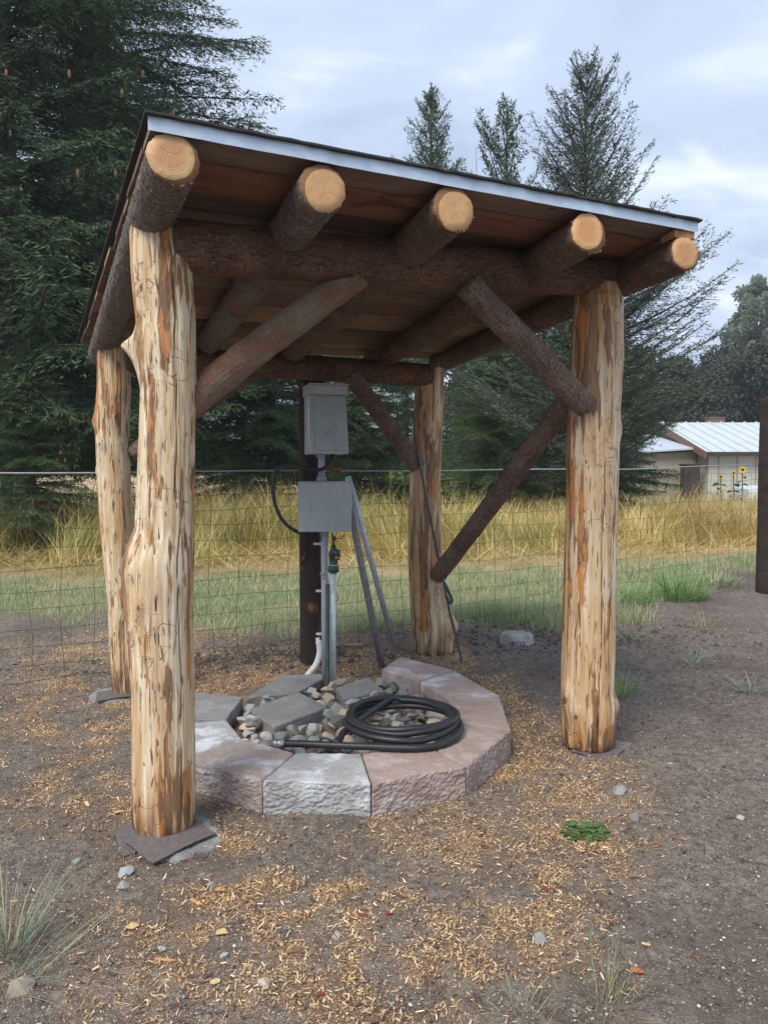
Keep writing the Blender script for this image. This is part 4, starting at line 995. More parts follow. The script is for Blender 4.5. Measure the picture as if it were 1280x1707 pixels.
# knots darken the peeled wood in rings
def add_knot_rings(mat):
    nt = mat.node_tree; b = [x for x in nt.nodes if x.type == 'BSDF_PRINCIPLED'][0]; src = b.inputs['Base Color'].links[0].from_socket
    at = nt.nodes.new('ShaderNodeAttribute'); at.attribute_name = 'knot'
    si = nt.nodes.new('ShaderNodeMath'); si.operation = 'MULTIPLY'; si.inputs[1].default_value = 34; nt.links.new(at.outputs['Fac'], si.inputs[0])
    sn = nt.nodes.new('ShaderNodeMath'); sn.operation = 'SINE'; nt.links.new(si.outputs[0], sn.inputs[0])
    rp = nt.nodes.new('ShaderNodeMapRange'); rp.inputs[1].default_value = 0.2; rp.inputs[2].default_value = 1.0; rp.inputs[4].default_value = 0.55; nt.links.new(sn.outputs[0], rp.inputs[0])
    g = nt.nodes.new('ShaderNodeMapRange'); g.inputs[1].default_value = 0.25; g.inputs[2].default_value = 0.55; nt.links.new(at.outputs['Fac'], g.inputs[0])
    mu = nt.nodes.new('ShaderNodeMath'); mu.operation = 'MULTIPLY'; nt.links.new(rp.outputs[0], mu.inputs[0]); nt.links.new(g.outputs[0], mu.inputs[1])
    m1 = nt.nodes.new('ShaderNodeMixRGB'); m1.inputs[2].default_value = (0.20, 0.10, 0.05, 1); nt.links.new(mu.outputs[0], m1.inputs[0]); nt.links.new(src, m1.inputs[1])
    core = nt.nodes.new('ShaderNodeMapRange'); core.inputs[1].default_value = 0.86; core.inputs[2].default_value = 0.95; core.inputs[4].default_value = 0.8; nt.links.new(at.outputs['Fac'], core.inputs[0])
    m2 = nt.nodes.new('ShaderNodeMixRGB'); m2.inputs[2].default_value = (0.10, 0.045, 0.02, 1); nt.links.new(core.outputs[0], m2.inputs[0]); nt.links.new(m1.outputs[0], m2.inputs[1])
    nt.links.new(m2.outputs[0], b.inputs['Base Color'])
add_knot_rings(m_peelA)

FL = [(2.259, -0.8384, 0.1006), (2.149, -0.829, 0.1075), (2.039, -0.8218, 0.1078), (1.95, -0.8154, 0.1046), (1.884, -0.8209, 0.109), (1.817, -0.8197, 0.1084), (1.705, -0.8125, 0.1006), (1.592, -0.8177, 0.1019), (1.366, -0.8258, 0.1046), (1.183, -0.8344, 0.1084), (1.126, -0.8467, 0.12), (1.069, -0.858, 0.1304), (1.0, -0.8614, 0.1329), (0.907, -0.8618, 0.1274), (0.791, -0.8591, 0.1231), (0.675, -0.8552, 0.1222), (0.558, -0.849, 0.1167), (0.441, -0.8509, 0.1169), (0.204, -0.8524, 0.1174), (-0.015, -0.8536, 0.1203)]
FRp = [(2.277, 1.0481, 0.1112), (2.089, 1.0422, 0.1233), (1.943, 1.0415, 0.1265), (1.827, 1.0345, 0.1267), (1.651, 1.0283, 0.1241), (1.474, 1.0266, 0.1259), (1.356, 1.0284, 0.1232), (1.058, 1.0254, 0.1252), (0.757, 1.0225, 0.1272), (0.454, 1.024, 0.1308), (0.302, 1.0233, 0.1311), (0.24, 1.0302, 0.1342), (0.148, 1.0301, 0.1329), (-0.006, 1.0278, 0.1317)]
BLp = [(2.125, -1.6393, 0.0926), (1.891, -1.6421, 0.0983), (1.71, -1.6566, 0.1018), (1.491, -1.6536, 0.0988), (1.345, -1.651, 0.0971), (1.162, -1.6455, 0.0955), (0.977, -1.6362, 0.0939), (0.792, -1.6251, 0.0904), (0.606, -1.6138, 0.0869), (0.232, -1.608, 0.0854), (0.006, -1.6011, 0.0819)]
BRp = [(2.125, 0.3346, 0.1), (1.77, 0.3184, 0.109), (1.422, 0.3042, 0.1116), (1.115, 0.2941, 0.1141), (0.762, 0.304, 0.1278), (0.451, 0.327, 0.137), (0.273, 0.3486, 0.1455), (0.058, 0.3671, 0.1434)]
post(2.846, FL, 2.312, [(178, 1.868, 0.040, 0.16, 0.030), (178, 1.85, 0.02, 0.35, 0.07), (-104, 0.90, 0.012, 0.16, 0.045), (-120, 1.02, 0.010, 0.12, 0.03), (-128, 0.80, 0.010, 0.14, 0.03), (-60, 1.45, 0.004, 0.1, 0.02)],
     [(-56, 1.30, 2.12, 0.022), (-40, 0.05, 1.25, 0.020), (-95, 2.12, 2.31, 0.016), (-76, 0.75, 1.0, 0.014)], shelter, 1, 'front left peeled post with the bulge at half height')
post(3.713, FRp, 2.30, [(-152, 0.27, 0.024, 0.30, 0.07), (-88, 0.305, 0.012, 0.11, 0.035), (-25, 1.60, 0.014, 0.25, 0.05), (-52, 1.50, 0.008, 0.12, 0.04), (-10, 0.22, 0.016, 0.3, 0.05), (-130, 0.2, 0.014, 0.25, 0.05)],
     [(-86, 0.02, 0.22, 0.036), (-80, 0.24, 1.48, 0.018), (-62, 1.5, 2.28, 0.014)], shelter, 2, 'front right peeled post with knots near its foot', amber=0.42)
post(4.60, BLp, 2.14, [(172, 1.70, 0.028, 0.28, 0.05), (-60, 1.72, 0.012, 0.2, 0.05), (-112, 1.56, 0.014, 0.2, 0.05), (178, 1.40, 0.014, 0.2, 0.03), (-80, 1.02, 0.008, 0.14, 0.03), (-110, 1.05, 0.006, 0.1, 0.025)],
     [(-95, 1.62, 2.12, 0.022), (-70, 0.02, 0.8, 0.022)], shelter, 3, 'thin back left peeled post with round knots')
post(5.48, BRp, 2.14, [(-12, 0.27, 0.055, 0.42, 0.085), (-35, 0.5, 0.012, 0.25, 0.1), (0, 0.42, 0.02, 0.4, 0.05)],
     [(-78, 1.2, 2.12, 0.018), (-95, 0.05, 0.6, 0.016)], shelter, 4, 'back right peeled post with a swollen dark foot', zb=0.06, low=0.9, amber=0.45)

# beams across the front and the back
log('beam', (-0.795, 2.852, 2.240), (1.115, 3.712, 2.318), 0.097, 0.088, m_barkbeam, shelter, [(0.5, 0.5, 0.012, 0.4, 0.08), (2.5, 1.3, 0.010, 0.4, 0.06)], 11, 0.012, 'shaggy dark front beam')
log('beam', (-1.56, 4.60, 2.085), (0.325, 5.42, 2.085), 0.085, 0.080, m_barkbeam, shelter, [(0.5, 0.75, 0.03, 0.5, 0.07)], 12, 0.012, 'dark back beam')

# roof plane (underside) as a warped quad
DK = [np.array(p) for p in ((-0.720, 2.356, 2.447), (1.351, 3.309, 2.438), (0.50, 6.00, 2.275), (-1.985, 4.955, 2.225))]
def deck(s_, t, h=0.0):
    p = (DK[0] * (1 - s_) + DK[1] * s_) * (1 - t) + (DK[3] * (1 - s_) + DK[2] * s_) * t
    return (p[0], p[1], p[2] + h)
raf = [((-0.653, 2.388, 2.368), (-1.845, 4.905, 2.155), 0.080, 0.074, m_barkgrey, m_cutr, 'leftmost rafter with grey ringed bark'),
       ((-0.209, 2.592, 2.354), (-1.27, 5.13, 2.160), 0.081, 0.074, m_barkgrey, m_cuty, 'second rafter from the left'),
       ((0.253, 2.804, 2.357), (-0.77, 5.38, 2.165), 0.082, 0.074, m_barkbrown, m_cuty, 'middle rafter'),
       ((0.818, 3.064, 2.352), (-0.12, 5.65, 2.175), 0.080, 0.074, m_barkbrown, m_cutr, 'fourth rafter from the left'),
       ((1.293, 3.283, 2.333), (0.415, 5.90, 2.205), 0.072, 0.070, m_barkbrown, m_cuts, 'lowest rafter at the right with a wood shim on top')]
for i, (a, b, r0, r1, mt, ct, lb) in enumerate(raf):
    log('rafter', a, b, r0, r1, mt, shelter, [(random.uniform(0, 6), random.uniform(0.5, 2.2), 0.010, 0.3, 0.05) for _ in range(3)], 20 + i, 0.010, lb, cutface=ct)
mb = MB()
a = Vector((1.293, 3.283, 0)); d = Vector((-0.878, 2.617, 0)).normalized(); q = Vector((d.y, -d.x, 0))
pts = [a - q * 0.055 + d * 0.0, a + q * 0.050, a + q * 0.050 + d * 0.09, a - q * 0.055 + d * 0.09]
mb.hexa([(p.x, p.y, 2.398 - 0.05 * max(0, (p - a).dot(d)) ) for p in pts] + [(p.x, p.y, 2.432 - 0.062 * max(0, (p - a).dot(d))) for p in pts])
obj('shim', mb.mesh('shim', plain('raw_shim_wood', (0.42, 0.22, 0.10), 0.8, var=0.25), False, 0.003), shelter)

mb = MB(); pts = [a - q * 0.045 + d * 0.095, a + q * 0.040 + d * 0.095, a + q * 0.040 + d * 2.3, a - q * 0.045 + d * 2.3]
mb.hexa([(p.x, p.y, 2.396 - 0.05 * max(0, (p - a).dot(d))) for p in pts] + [(p.x, p.y, 2.431 - 0.062 * max(0, (p - a).dot(d))) for p in pts])
obj('spacer_strip', mb.mesh('spacer_strip', plain('dark_spacer_wood', (0.13, 0.075, 0.05), 0.8, var=0.25), False, 0.003), shelter)

# diagonal braces
log('brace', (-0.80, 2.875, 1.615), (-0.110, 3.175, 2.225), 0.064, 0.061, m_barksmooth, shelter, [(2.0, 0.35, 0.010, 0.3, 0.03), (4.0, 0.42, 0.012, 0.25, 0.03), (3.0, 0.7, 0.006, 0.3, 0.03)], 31, 0.012, 'smooth olive brace at front left')
log('brace', (0.962, 3.60, 1.705), (0.372, 3.315, 2.225), 0.056, 0.060, m_barkpurple, shelter, [(1.0, 0.3, 0.008, 0.3, 0.03), (3.5, 0.55, 0.010, 0.3, 0.03)], 32, 0.012, 'scaly brace at front right')
log('brace', (0.385, 5.335, 0.655), (0.945, 3.78, 1.745), 0.059, 0.056, m_barkpurple, shelter, [(1.0, 0.5, 0.008, 0.4, 0.03), (3.5, 0.9, 0.010, 0.4, 0.04), (2.5, 1.3, 0.010, 0.4, 0.04)], 33, 0.012, 'long low brace along the right side')
log('brace', (0.235, 5.33, 1.43), (-0.225, 5.16, 2.06), 0.057, 0.060, m_barkpurple, shelter, [(1.0, 0.3, 0.012, 0.3, 0.04)], 34, 0.010, 'short brace at back right')
log('brace', (-1.54, 4.51, 0.60), (-0.845, 2.98, 1.70), 0.046, 0.046, m_barkpurple, shelter, [], 35, 0.010, 'long low brace along the left side')
log('brace', (-1.56, 4.62, 1.50), (-0.86, 4.90, 2.035), 0.052, 0.056, m_barkpurple, shelter, [], 36, 0.010, 'short brace at back left')

# roof: sheathing boards, drip edge, shingles
def boardmat(name, a, b):
    s = M(name); c = s.co(); v = s.map(c, (0.12, 1, 1))
    col = s.mix(s.rng(s.noise(v, 28, 6, 0.65), 0.36, 0.64), a, b)
    col = s.mix(s.rng(s.noise(s.map(c, (0.35, 1, 1), (3, 3, 3)), 9, 4, 0.6, 0.5), 0.60, 0.68, 0, 0.7), col, tuple(x * 0.35 for x in a))
    kn = s.voro(s.map(c, (0.7, 1.3, 1)), 5)
    col = s.mix(s.rng(kn, 0.10, 0.05, 0, 0.8), col, (0.05, 0.025, 0.015))
    col = s.mix(1.0, col, s.ramp(s.orand(), [(0, 0.55), (1, 1.2)]), 'MULTIPLY')
    return s.done(col, 0.75, s.noise(v, 60, 4), 0.3, 0.004)
m_bd = [boardmat('grey_roof_board', (0.16, 0.11, 0.085), (0.24, 0.17, 0.13)), boardmat('red_roof_board', (0.19, 0.085, 0.055), (0.28, 0.135, 0.085)), boardmat('tan_roof_board', (0.26, 0.15, 0.085), (0.36, 0.22, 0.13))]
m_boardend = plain('fresh_board_end', (0.50, 0.34, 0.17), 0.8, var=0.25)
roof = obj('roof', (lambda q: (q.hexa([deck(0.002, 0.003, 0.0245), deck(0.998, 0.003, 0.0245), deck(0.998, 0.997, 0.0245), deck(0.002, 0.997, 0.0245), deck(0.002, 0.003, 0.031), deck(0.998, 0.003, 0.031), deck(0.998, 0.997, 0.031), deck(0.002, 0.997, 0.031)]), q.mesh('roof', plain('roofing_felt', (0.03, 0.03, 0.032), 0.9)))[-1])(MB()), shelter, label='single pitch roof over the logs')
wid = [0.75, 1.15, 0.7, 0.75, 1.2, 0.7, 1.15, 0.75, 1.15, 0.7, 1.15, 0.75, 1.15, 0.75, 1.1]; tw = sum(wid); acc = 0
pick = [0, 1, 0, 0, 1, 0, 2, 0, 1, 0, 2, 0, 1, 0, 1]
for i, w in enumerate(wid):
    t0, t1 = acc / tw + 0.0012, (acc + w) / tw - 0.0012; acc += w
    s0, s1 = random.uniform(0.0, 0.006), 1 - random.uniform(0.0, 0.006)
    lo = random.uniform(-0.001, 0.004); mb = MB()
    mb.hexa([deck(s0, t0, lo), deck(s1, t0, lo), deck(s1, t1, lo), deck(s0, t1, lo), deck(s0, t0, 0.023), deck(s1, t0, 0.023), deck(s1, t1, 0.023), deck(s0, t1, 0.023)])
    me = mb.mesh('roof_board', [m_bd[pick[i]], m_boardend if i % 3 == 0 else m_bd[0]]); me.polygons[5].material_index = 1; me.polygons[3].material_index = 1
    # grain along the board: give the mesh its own frame
    p0, p1 = Vector(deck(s0, t0, lo)), Vector(deck(s1, t0, lo)); ang = math.atan2(p1.y - p0.y, p1.x - p0.x)
    Mx = Matrix.Translation(p0) @ Matrix.Rotation(ang, 4, 'Z'); me.transform(Mx.inverted())
    obj('roof_board', me, roof, Mx)
m_drip = plain('galvanised_drip_edge', (0.56, 0.65, 0.74), 0.38, 0.35, 0.10, 14, bs=0.15)
fr = Vector(DK[1]) - Vector(DK[0]); out = Vector((fr.y, -fr.x, 0)).normalized()
mb = MB()
A0, A1 = Vector(deck(-0.001, 0, 0)), Vector(deck(1.001, 0, 0))
N_ = 40
for i in range(N_):
    p, q = A0.lerp(A1, i / N_), A0.lerp(A1, (i + 1) / N_)
    w0, w1 = [0.0015 * math.sin(k * 0.9) + 0.001 * math.sin(k * 2.7) for k in (i, i + 1)]
    a, b = p + out * (0.004 + w0), q + out * (0.004 + w1); a2, b2 = p + out * (0.0062 + w0), q + out * (0.0062 + w1)
    mb.add([(a.x, a.y, a.z - 0.006), (b.x, b.y, b.z - 0.006), (b.x, b.y, b.z + 0.034), (a.x, a.y, a.z + 0.034), (a2.x + out.x * .004, a2.y + out.y * .004, a2.z - 0.009), (b2.x + out.x * .004, b2.y + out.y * .004, b2.z - 0.009), (b2.x, b2.y, b2.z + 0.036), (a2.x, a2.y, a2.z + 0.036)],
           [(0, 1, 2, 3), (7, 6, 5, 4), (3, 2, 6, 7), (4, 5, 1, 0)])
obj('drip_edge', mb.mesh('drip_edge', m_drip), roof)
m_shg = M('asphalt_shingle'); _c = m_shg.co(); m_shg = m_shg.done(m_shg.mix(m_shg.noise(_c, 300, 2, 0.8), (0.018, 0.017, 0.018), (0.09, 0.085, 0.085)), 0.95, m_shg.noise(_c, 300, 2), 0.8, 0.004)
NC = 16
for k in range(NC):
    t0, t1 = k / NC - 0.006, (k + 1) / NC + 0.02
    if k == 0: t0 = -0.008
    mb = MB(); ns_ = 60; h0 = 0.036 + 0.002; h1 = 0.034
    for i in range(ns_):
        s0, s1 = -0.006 + 1.012 * i / ns_, -0.006 + 1.012 * (i + 1) / ns_
        j0, j1 = [0.003 * (vnoise(q * 23.7, k * 3.1) - 0.5) for q in (i, i + 1)]; u0, u1 = [0.004 * (vnoise(q * 5.3, k * 7.7) - 0.3) for q in (i, i + 1)]
        P = [deck(s0, t0 + j0, h0 - 0.003 + u0), deck(s1, t0 + j1, h0 - 0.003 + u1), deck(s1, t1, h1), deck(s0, t1, h1), deck(s0, t0 + j0, h0 + 0.004 + u0), deck(s1, t0 + j1, h0 + 0.004 + u1), deck(s1, t1, h1 + 0.003), deck(s0, t1, h1 + 0.003)]
        mb.add(P, [(0, 1, 5, 4), (4, 5, 6, 7), (3, 2, 1, 0)] + ([(3, 0, 4, 7)] if i == 0 else []) + ([(1, 2, 6, 5)] if i == ns_ - 1 else []))
    obj('shingle_course', mb.mesh('shingle_course', m_shg), roof)

# ------------------------------------------------------------------ footings and scraps under the posts
m_conc = concrete('rough_concrete', (0.20, 0.20, 0.195), (0.30, 0.30, 0.29), (0.50, 0.51, 0.51), 0.4)
def lump(name, c, rx, ry, h, mat, label, cat_, rot=0.0, group=None, rough=0.12, seed=0, top=0.8):
    n = 48; V = []; rs = [1.06, 1.0, 0.93, 0.80, 0.5]; hs = [-0.06, h * 0.45, h * 0.85, h, h]
    for q, hh in zip(rs, hs):
        for j in range(n):
            a = j * 6.283 / n; k = 1 + rough * 2 * (mnoise.noise(Vector((math.cos(a) * 1.6 + seed, math.sin(a) * 1.6, seed))) + 0.4 * mnoise.noise(Vector((math.cos(a) * 6, math.sin(a) * 6, seed + hh * 9))))
            V.append((rx * q * k * math.cos(a), ry * q * k * math.sin(a), hh + (0.006 * mnoise.noise(Vector((math.cos(a) * 8 * q, math.sin(a) * 8 * q, seed))) if hh > 0 else 0)))
    V.append((0, 0, h)); F = [(i * n + j, i * n + (j + 1) % n, (i + 1) * n + (j + 1) % n, (i + 1) * n + j) for i in range(4) for j in range(n)] + [(4 * n + j, 4 * n + (j + 1) % n, 5 * n) for j in range(n)]
    me = bpy.data.meshes.new(name); me.from_pydata(V, [], F); me.materials.append(mat); me.polygons.foreach_set('use_smooth', [True] * len(F))
    return obj(name, me, None, Matrix.Translation(c) @ Matrix.Rotation(rot, 4, 'Z'), label=label, cat=cat_, group=group)
g_ft = 'concrete footings under the shelter posts'
lump('concrete_footing', (-0.80, 2.80, -0.010), 0.185, 0.175, 0.022, m_conc, 'crumbling low concrete pad under the front left post, beside the shingle scraps', 'footing', 0.3, g_ft, 0.16, 1)
lump('concrete_footing', (1.07, 3.70, -0.005), 0.185, 0.15, 0.018, m_conc, 'thin pale concrete pad under the front right post', 'footing', 0.8, g_ft, 0.08, 2)
lump('concrete_footing', (-1.655, 4.60, -0.01), 0.17, 0.16, 0.034, m_conc, 'round grey concrete pad under the back left post', 'footing', 0.1, g_ft, 0.06, 3)
lump('concrete_footing', (0.42, 5.44, 0.03), 0.22, 0.19, 0.03, m_conc, 'crumbly concrete pad under the back right post', 'footing', 0.2, g_ft, 0.15, 4)
m_scrap = plain('shingle_scrap', (0.125, 0.108, 0.105), 0.9, var=0.2, scale=60, bs=0.5)
def scrap(c, w, d, rot, tilt, label):
    n = 6; V = []
    for k in (0, 1):
        for i in range(n + 1):
            for j in range(n + 1):
                u, v = i / n - .5, j / n - .5
                V.append((u * w, v * d, 0.004 * k + 0.006 * math.sin(u * 4 + rot) + 0.004 * math.sin(v * 5)))
    m_ = (n + 1) ** 2; F = [(i * (n + 1) + j, i * (n + 1) + j + 1, (i + 1) * (n + 1) + j + 1, (i + 1) * (n + 1) + j) for i in range(n) for j in range(n)]
    F2 = [tuple(a + m_ for a in f[::-1]) for f in F]; b = [j * (n + 1) for j in range(n + 1)] + [n * (n + 1) + j for j in range(1, n + 1)] + [j * (n + 1) + n for j in range(n - 1, -1, -1)] + [j for j in range(n - 1, 0, -1)]
    F3 = [(b[i], b[(i + 1) % len(b)], b[(i + 1) % len(b)] + m_, b[i] + m_) for i in range(len(b))]
    me = bpy.data.meshes.new('shingle_scrap'); me.from_pydata(V, [], F + F2 + F3); me.materials.append(m_scrap)
    return obj('shingle_scrap', me, None, Matrix.Translation(c) @ Matrix.Rotation(rot, 4, 'Z') @ Matrix.Rotation(tilt, 4, 'X'), label=label, cat='shingle scrap', group='scraps of shingle packed under the posts')
scrap((-0.905, 2.775, 0.019), 0.20, 0.20, 0.5, 0.06, 'brown grey shingle scrap sticking out left under the front left post')
scrap((-0.80, 2.745, 0.026), 0.27, 0.20, 0.85, 0.05, 'pointed shingle scrap on top of the pile under the front left post')
scrap((-0.86, 2.80, 0.013), 0.26, 0.2, -0.2, 0.0, 'lowest shingle scrap under the front left post')
scrap((-1.655, 4.53, 0.031), 0.2, 0.16, 0.3, 0.03, 'thin dark shingle scrap under the back left post')
scrap((1.06, 3.64, 0.020), 0.20, 0.20, 0.9, 0.02, 'pale grey shingle scrap under the front right post')

# stamped concrete chunk lying right of the back right post
ch = lump('concrete_chunk', (1.03, 5.77, 0.03), 0.13, 0.095, 0.115, concrete('chunk_concrete', (0.34, 0.31, 0.27), (0.42, 0.39, 0.34), (0.62, 0.66, 0.68), 0.5), 'broken round concrete chunk with dark stamped letters, right of the back right post', 'concrete chunk', -0.15, None, 0.06, 5)
cu = bpy.data.curves.new('stamp', 'FONT'); cu.body = '3BCO'; cu.size = 0.050; cu.extrude = 0.002; cu.align_x = 'CENTER'
tmp = bpy.data.objects.new('stamp', cu); COL.objects.link(tmp)
bpy.context.view_layer.update()
sme = bpy.data.meshes.new_from_object(tmp.evaluated_get(bpy.context.evaluated_depsgraph_get())); bpy.data.objects.remove(tmp)
sme.materials.clear(); sme.materials.append(plain('dark_stamp', (0.06, 0.06, 0.06), 0.9))
sme.transform(Matrix.Rotation(R(90), 4, 'X'))
for v in sme.vertices: v.co.y += 0.02 * (1 - math.cos(v.co.x * 8)) 
obj('stamped_letters', sme, ch, Matrix.Translation((1.012, 5.668, 0.062)) @ Matrix.Rotation(-0.1, 4, 'Z'))

# ------------------------------------------------------------------ ring of wall blocks
import bmesh
def rough_solid(name, P8, mat, cuts=12, amp=0.002, outer=None, oamp=0.012, bev=0.007, seed=0, chip=0.0):
    bm = bmesh.new(); vs = [bm.verts.new(p) for p in P8]
    for f in [(3, 2, 1, 0), (4, 5, 6, 7), (0, 1, 5, 4), (1, 2, 6, 5), (2, 3, 7, 6), (3, 0, 4, 7)]: bm.faces.new([vs[i] for i in f])
    bmesh.ops.recalc_face_normals(bm, faces=bm.faces)
    if bev: bmesh.ops.bevel(bm, geom=bm.edges[:], offset=bev, segments=1, affect='EDGES')
    long_ = [e for e in bm.edges if e.calc_length() > 0.03]
    bmesh.ops.subdivide_edges(bm, edges=long_, cuts=cuts, use_grid_fill=True)
    bmesh.ops.triangulate(bm, faces=[f for f in bm.faces if len(f.verts) > 4])
    bm.normal_update()
    ztop = max(p[2] for p in P8)
    for v in bm.verts:
        c = v.co; n = v.normal.copy(); k = amp * mnoise.noise(c * 30 + Vector((seed, 0, 0)))
        if outer is not None and n.dot(outer) > 0.6:
            q = 0.45 * mnoise.noise(c * 12 + Vector((seed, 3, 0))) + 0.6 * mnoise.noise(Vector((c.x * 34, c.y * 34, c.z * 40)) + Vector((0, seed, 0))) + 0.8 * mnoise.noise(c * 85)
            k += oamp * (q - 0.2)
        if chip and abs(n.z) < 0.9:
            k -= chip * max(0, mnoise.noise(c * 11 + Vector((seed * 2, 0, 0))) - 0.05) * 2
        v.co = c + n * k
    me = bpy.data.meshes.new(name); bm.to_mesh(me); bm.free(); me.materials.append(mat); return me
m_pink = concrete('pink_block', (0.36, 0.265, 0.23), (0.45, 0.345, 0.305), (0.58, 0.58, 0.60), 0.35)
m_pinkd = concrete('dusty_pink_block', (0.40, 0.315, 0.28), (0.49, 0.40, 0.365), (0.62, 0.64, 0.67), 0.8)
m_greyb = concrete('grey_white_block', (0.34, 0.34, 0.335), (0.46, 0.46, 0.46), (0.64, 0.67, 0.71), 0.9)
inner = [(-0.80, 3.762), (-0.665, 3.487), (-0.40, 3.312), (-0.10, 3.298), (0.20, 3.40), (0.375, 3.725), (0.35, 4.11), (0.212, 4.436), (-0.019, 4.708)]
outer_ = [(-1.12, 3.70), (-0.90, 3.24), (-0.501, 3.004), (-0.05, 2.969), (0.357, 3.148), (0.623, 3.60), (0.65, 4.16), (0.442, 4.701), (0.106, 5.047)]
bmats = [m_greyb, m_pinkd, m_greyb, m_pink, m_pink, m_pink, m_pinkd, m_pinkd]
blab = ['whitish wall block half hidden behind the front left post', 'dusty pinkish wall block just right of the front left post', 'pale grey wall block at the front of the ring, lighter than its neighbours', 'pink wall block at the front of the ring under the hose',
        'pink wall block at the right front with a white patch beside the hose', 'pink wall block at the right side of the ring', 'pale topped pink wall block at the right back of the ring', 'last wall block of the ring, at the back by the leaning pipes']
BZ = [0.132, 0.134, 0.135, 0.135, 0.134, 0.135, 0.137, 0.140]
for i in range(8):
    a, b, c, d = [Vector((*p, 0)) for p in (outer_[i], outer_[i + 1], inner[i + 1], inner[i])]
    ctr = (a + b + c + d) / 4; sh = lambda p: p + (ctr - p).normalized() * 0.004
    a, b, c, d = map(sh, (a, b, c, d)); z0, z1 = -0.05, BZ[i]
    on = Vector(((b - a).y, -(b - a).x, 0)).normalized()
    P = [(p.x - ctr.x, p.y - ctr.y, z) for z in (z0, z1) for p in (a, b, c, d)]
    obj('wall_block', rough_solid('wall_block', P, bmats[i], 30, 0.0022, on, 0.0075, 0.006, i * 3.3), None, Matrix.Translation((ctr.x, ctr.y, 0)), label=blab[i], cat='wall block', group='concrete blocks laid in a ring')
m_pav = concrete('grey_paver', (0.22, 0.22, 0.215), (0.29, 0.288, 0.28), (0.38, 0.38, 0.37), 0.4)
def paver(poly, z0, z1, label, tilt=0.0, seed=0):
    c = np.mean(poly, axis=0)
    P = [(x - c[0], y - c[1], z + (x - c[0]) * tilt) for z in (z0, z1) for x, y in poly]
    obj('paver', rough_solid('paver', P, m_pav, 12, 0.002, None, 0, 0.005, seed, chip=0.005), None, Matrix.Translation((c[0], c[1], 0)), label=label, cat='paver', group='grey concrete pavers')
pf = [(-0.742, 4.03), (-0.557, 3.737), (-0.305, 4.045), (-0.50, 4.34)]
pr_ = [(-0.292, 4.40), (-0.228, 4.18), (0.004, 4.36), (-0.10, 4.66)]
pb_ = [(-0.80, 4.28), (-0.52, 4.375), (-0.33, 4.80), (-0.66, 4.76)]
pb2 = [(-0.375, 4.52), (-0.31, 4.43), (-0.12, 4.68), (-0.30, 4.79)]
pl_ = [(-1.12, 3.83), (-0.815, 3.80), (-0.80, 4.20), (-1.12, 4.30)]
paver(pf, 0.035, 0.105, 'grey paver nearest the hose with a chipped front edge, in front of the pipes', 0.02, 1)
paver(pr_, 0.045, 0.108, 'grey paver right of the pipe bases', -0.02, 5)
paver(pb_, 0.03, 0.088, 'grey paver lying behind, level with the dirt, left of the pipes', 0.0, 9)
paver(pl_, 0.0, 0.118, 'square grey paver closing the ring beside the front left post', 0.0, 13)

# river rocks in the ring
m_st = [stone('speckled_granite', (0.46, 0.45, 0.41), (0.62, 0.60, 0.55), (0.10, 0.10, 0.10)), stone('tan_stone', (0.38, 0.31, 0.24), (0.52, 0.43, 0.34), (0.68, 0.62, 0.52)),
        stone('blue_grey_stone', (0.24, 0.25, 0.25), (0.36, 0.37, 0.36), (0.55, 0.56, 0.55)), stone('dark_stone', (0.10, 0.10, 0.10), (0.17, 0.165, 0.16), (0.28, 0.28, 0.28)), stone('green_grey_stone', (0.17, 0.19, 0.16), (0.26, 0.28, 0.24), (0.4, 0.4, 0.36))]
def rock_mesh(mat, seed, sub=3, rough=0.22):
    bm = bmesh.new(); bmesh.ops.create_icosphere(bm, subdivisions=sub, radius=1.0)
    pl = [(Vector([random.gauss(0, 1) for _ in range(3)]).normalized(), random.uniform(0.48, 0.82)) for _ in range(13)]
    for v in bm.verts:
        c = v.co.copy(); v.co = c * (1 + rough * mnoise.noise(c * 1.3 + Vector((seed, 0, 0))) + 0.07 * mnoise.noise(c * 4 + Vector((0, seed, 0))))
        for n, d in pl:
            k = v.co.dot(n) - d
            if k > 0: v.co -= n * k
    me = bpy.data.meshes.new('river_rock'); bm.to_mesh(me); bm.free(); me.materials.append(mat); return me
rocks = [[rock_mesh(m_, 10 * k + j) for j in range(4)] for k, m_ in enumerate(m_st)]
rcol = ['pale speckled', 'tan', 'blue grey', 'dark', 'greenish grey']
def where(x, y):
    if math.hypot(x - 0.095, y - 3.6) < 0.22: return 'inside the coiled hose'
    if x < -0.50: return 'beside the left corner of the nearest paver'
    if y < 3.72 and x < -0.28: return 'behind the dusty block, left of the hose end'
    if y < 3.85 and x < -0.1: return 'between the nearest paver and the hose'
    if y > 4.30: return 'in the gap between right paver and back blocks'
    if x > 0.12 and y > 3.85: return 'behind the hose against the right side blocks'
    if x < -0.15: return 'at the foot of the pipes'
    return 'just behind the hose, in front of the right paver'
def inpoly(x, y, P):
    r = False; n = len(P)
    for i in range(n):
        x1, y1 = P[i]; x2, y2 = P[(i + 1) % n]
        if (y1 > y) != (y2 > y) and x < (x2 - x1) * (y - y1) / (y2 - y1) + x1: r = not r
    return r
def dedge(x, y, P):
    m_ = 9
    for i in range(len(P)):
        a = np.array(P[i]); b = np.array(P[(i + 1) % len(P)]); p = np.array((x, y)); t = np.clip((p - a) @ (b - a) / ((b - a) @ (b - a)), 0, 1); m_ = min(m_, np.linalg.norm(p - a - t * (b - a)))
    return m_
ringpoly = inner[1:] + [(-0.10, 4.70), (-0.80, 4.20)]
pav = [pf, pr_, pb_, pl_]
done = []; rr2 = random.Random(5)
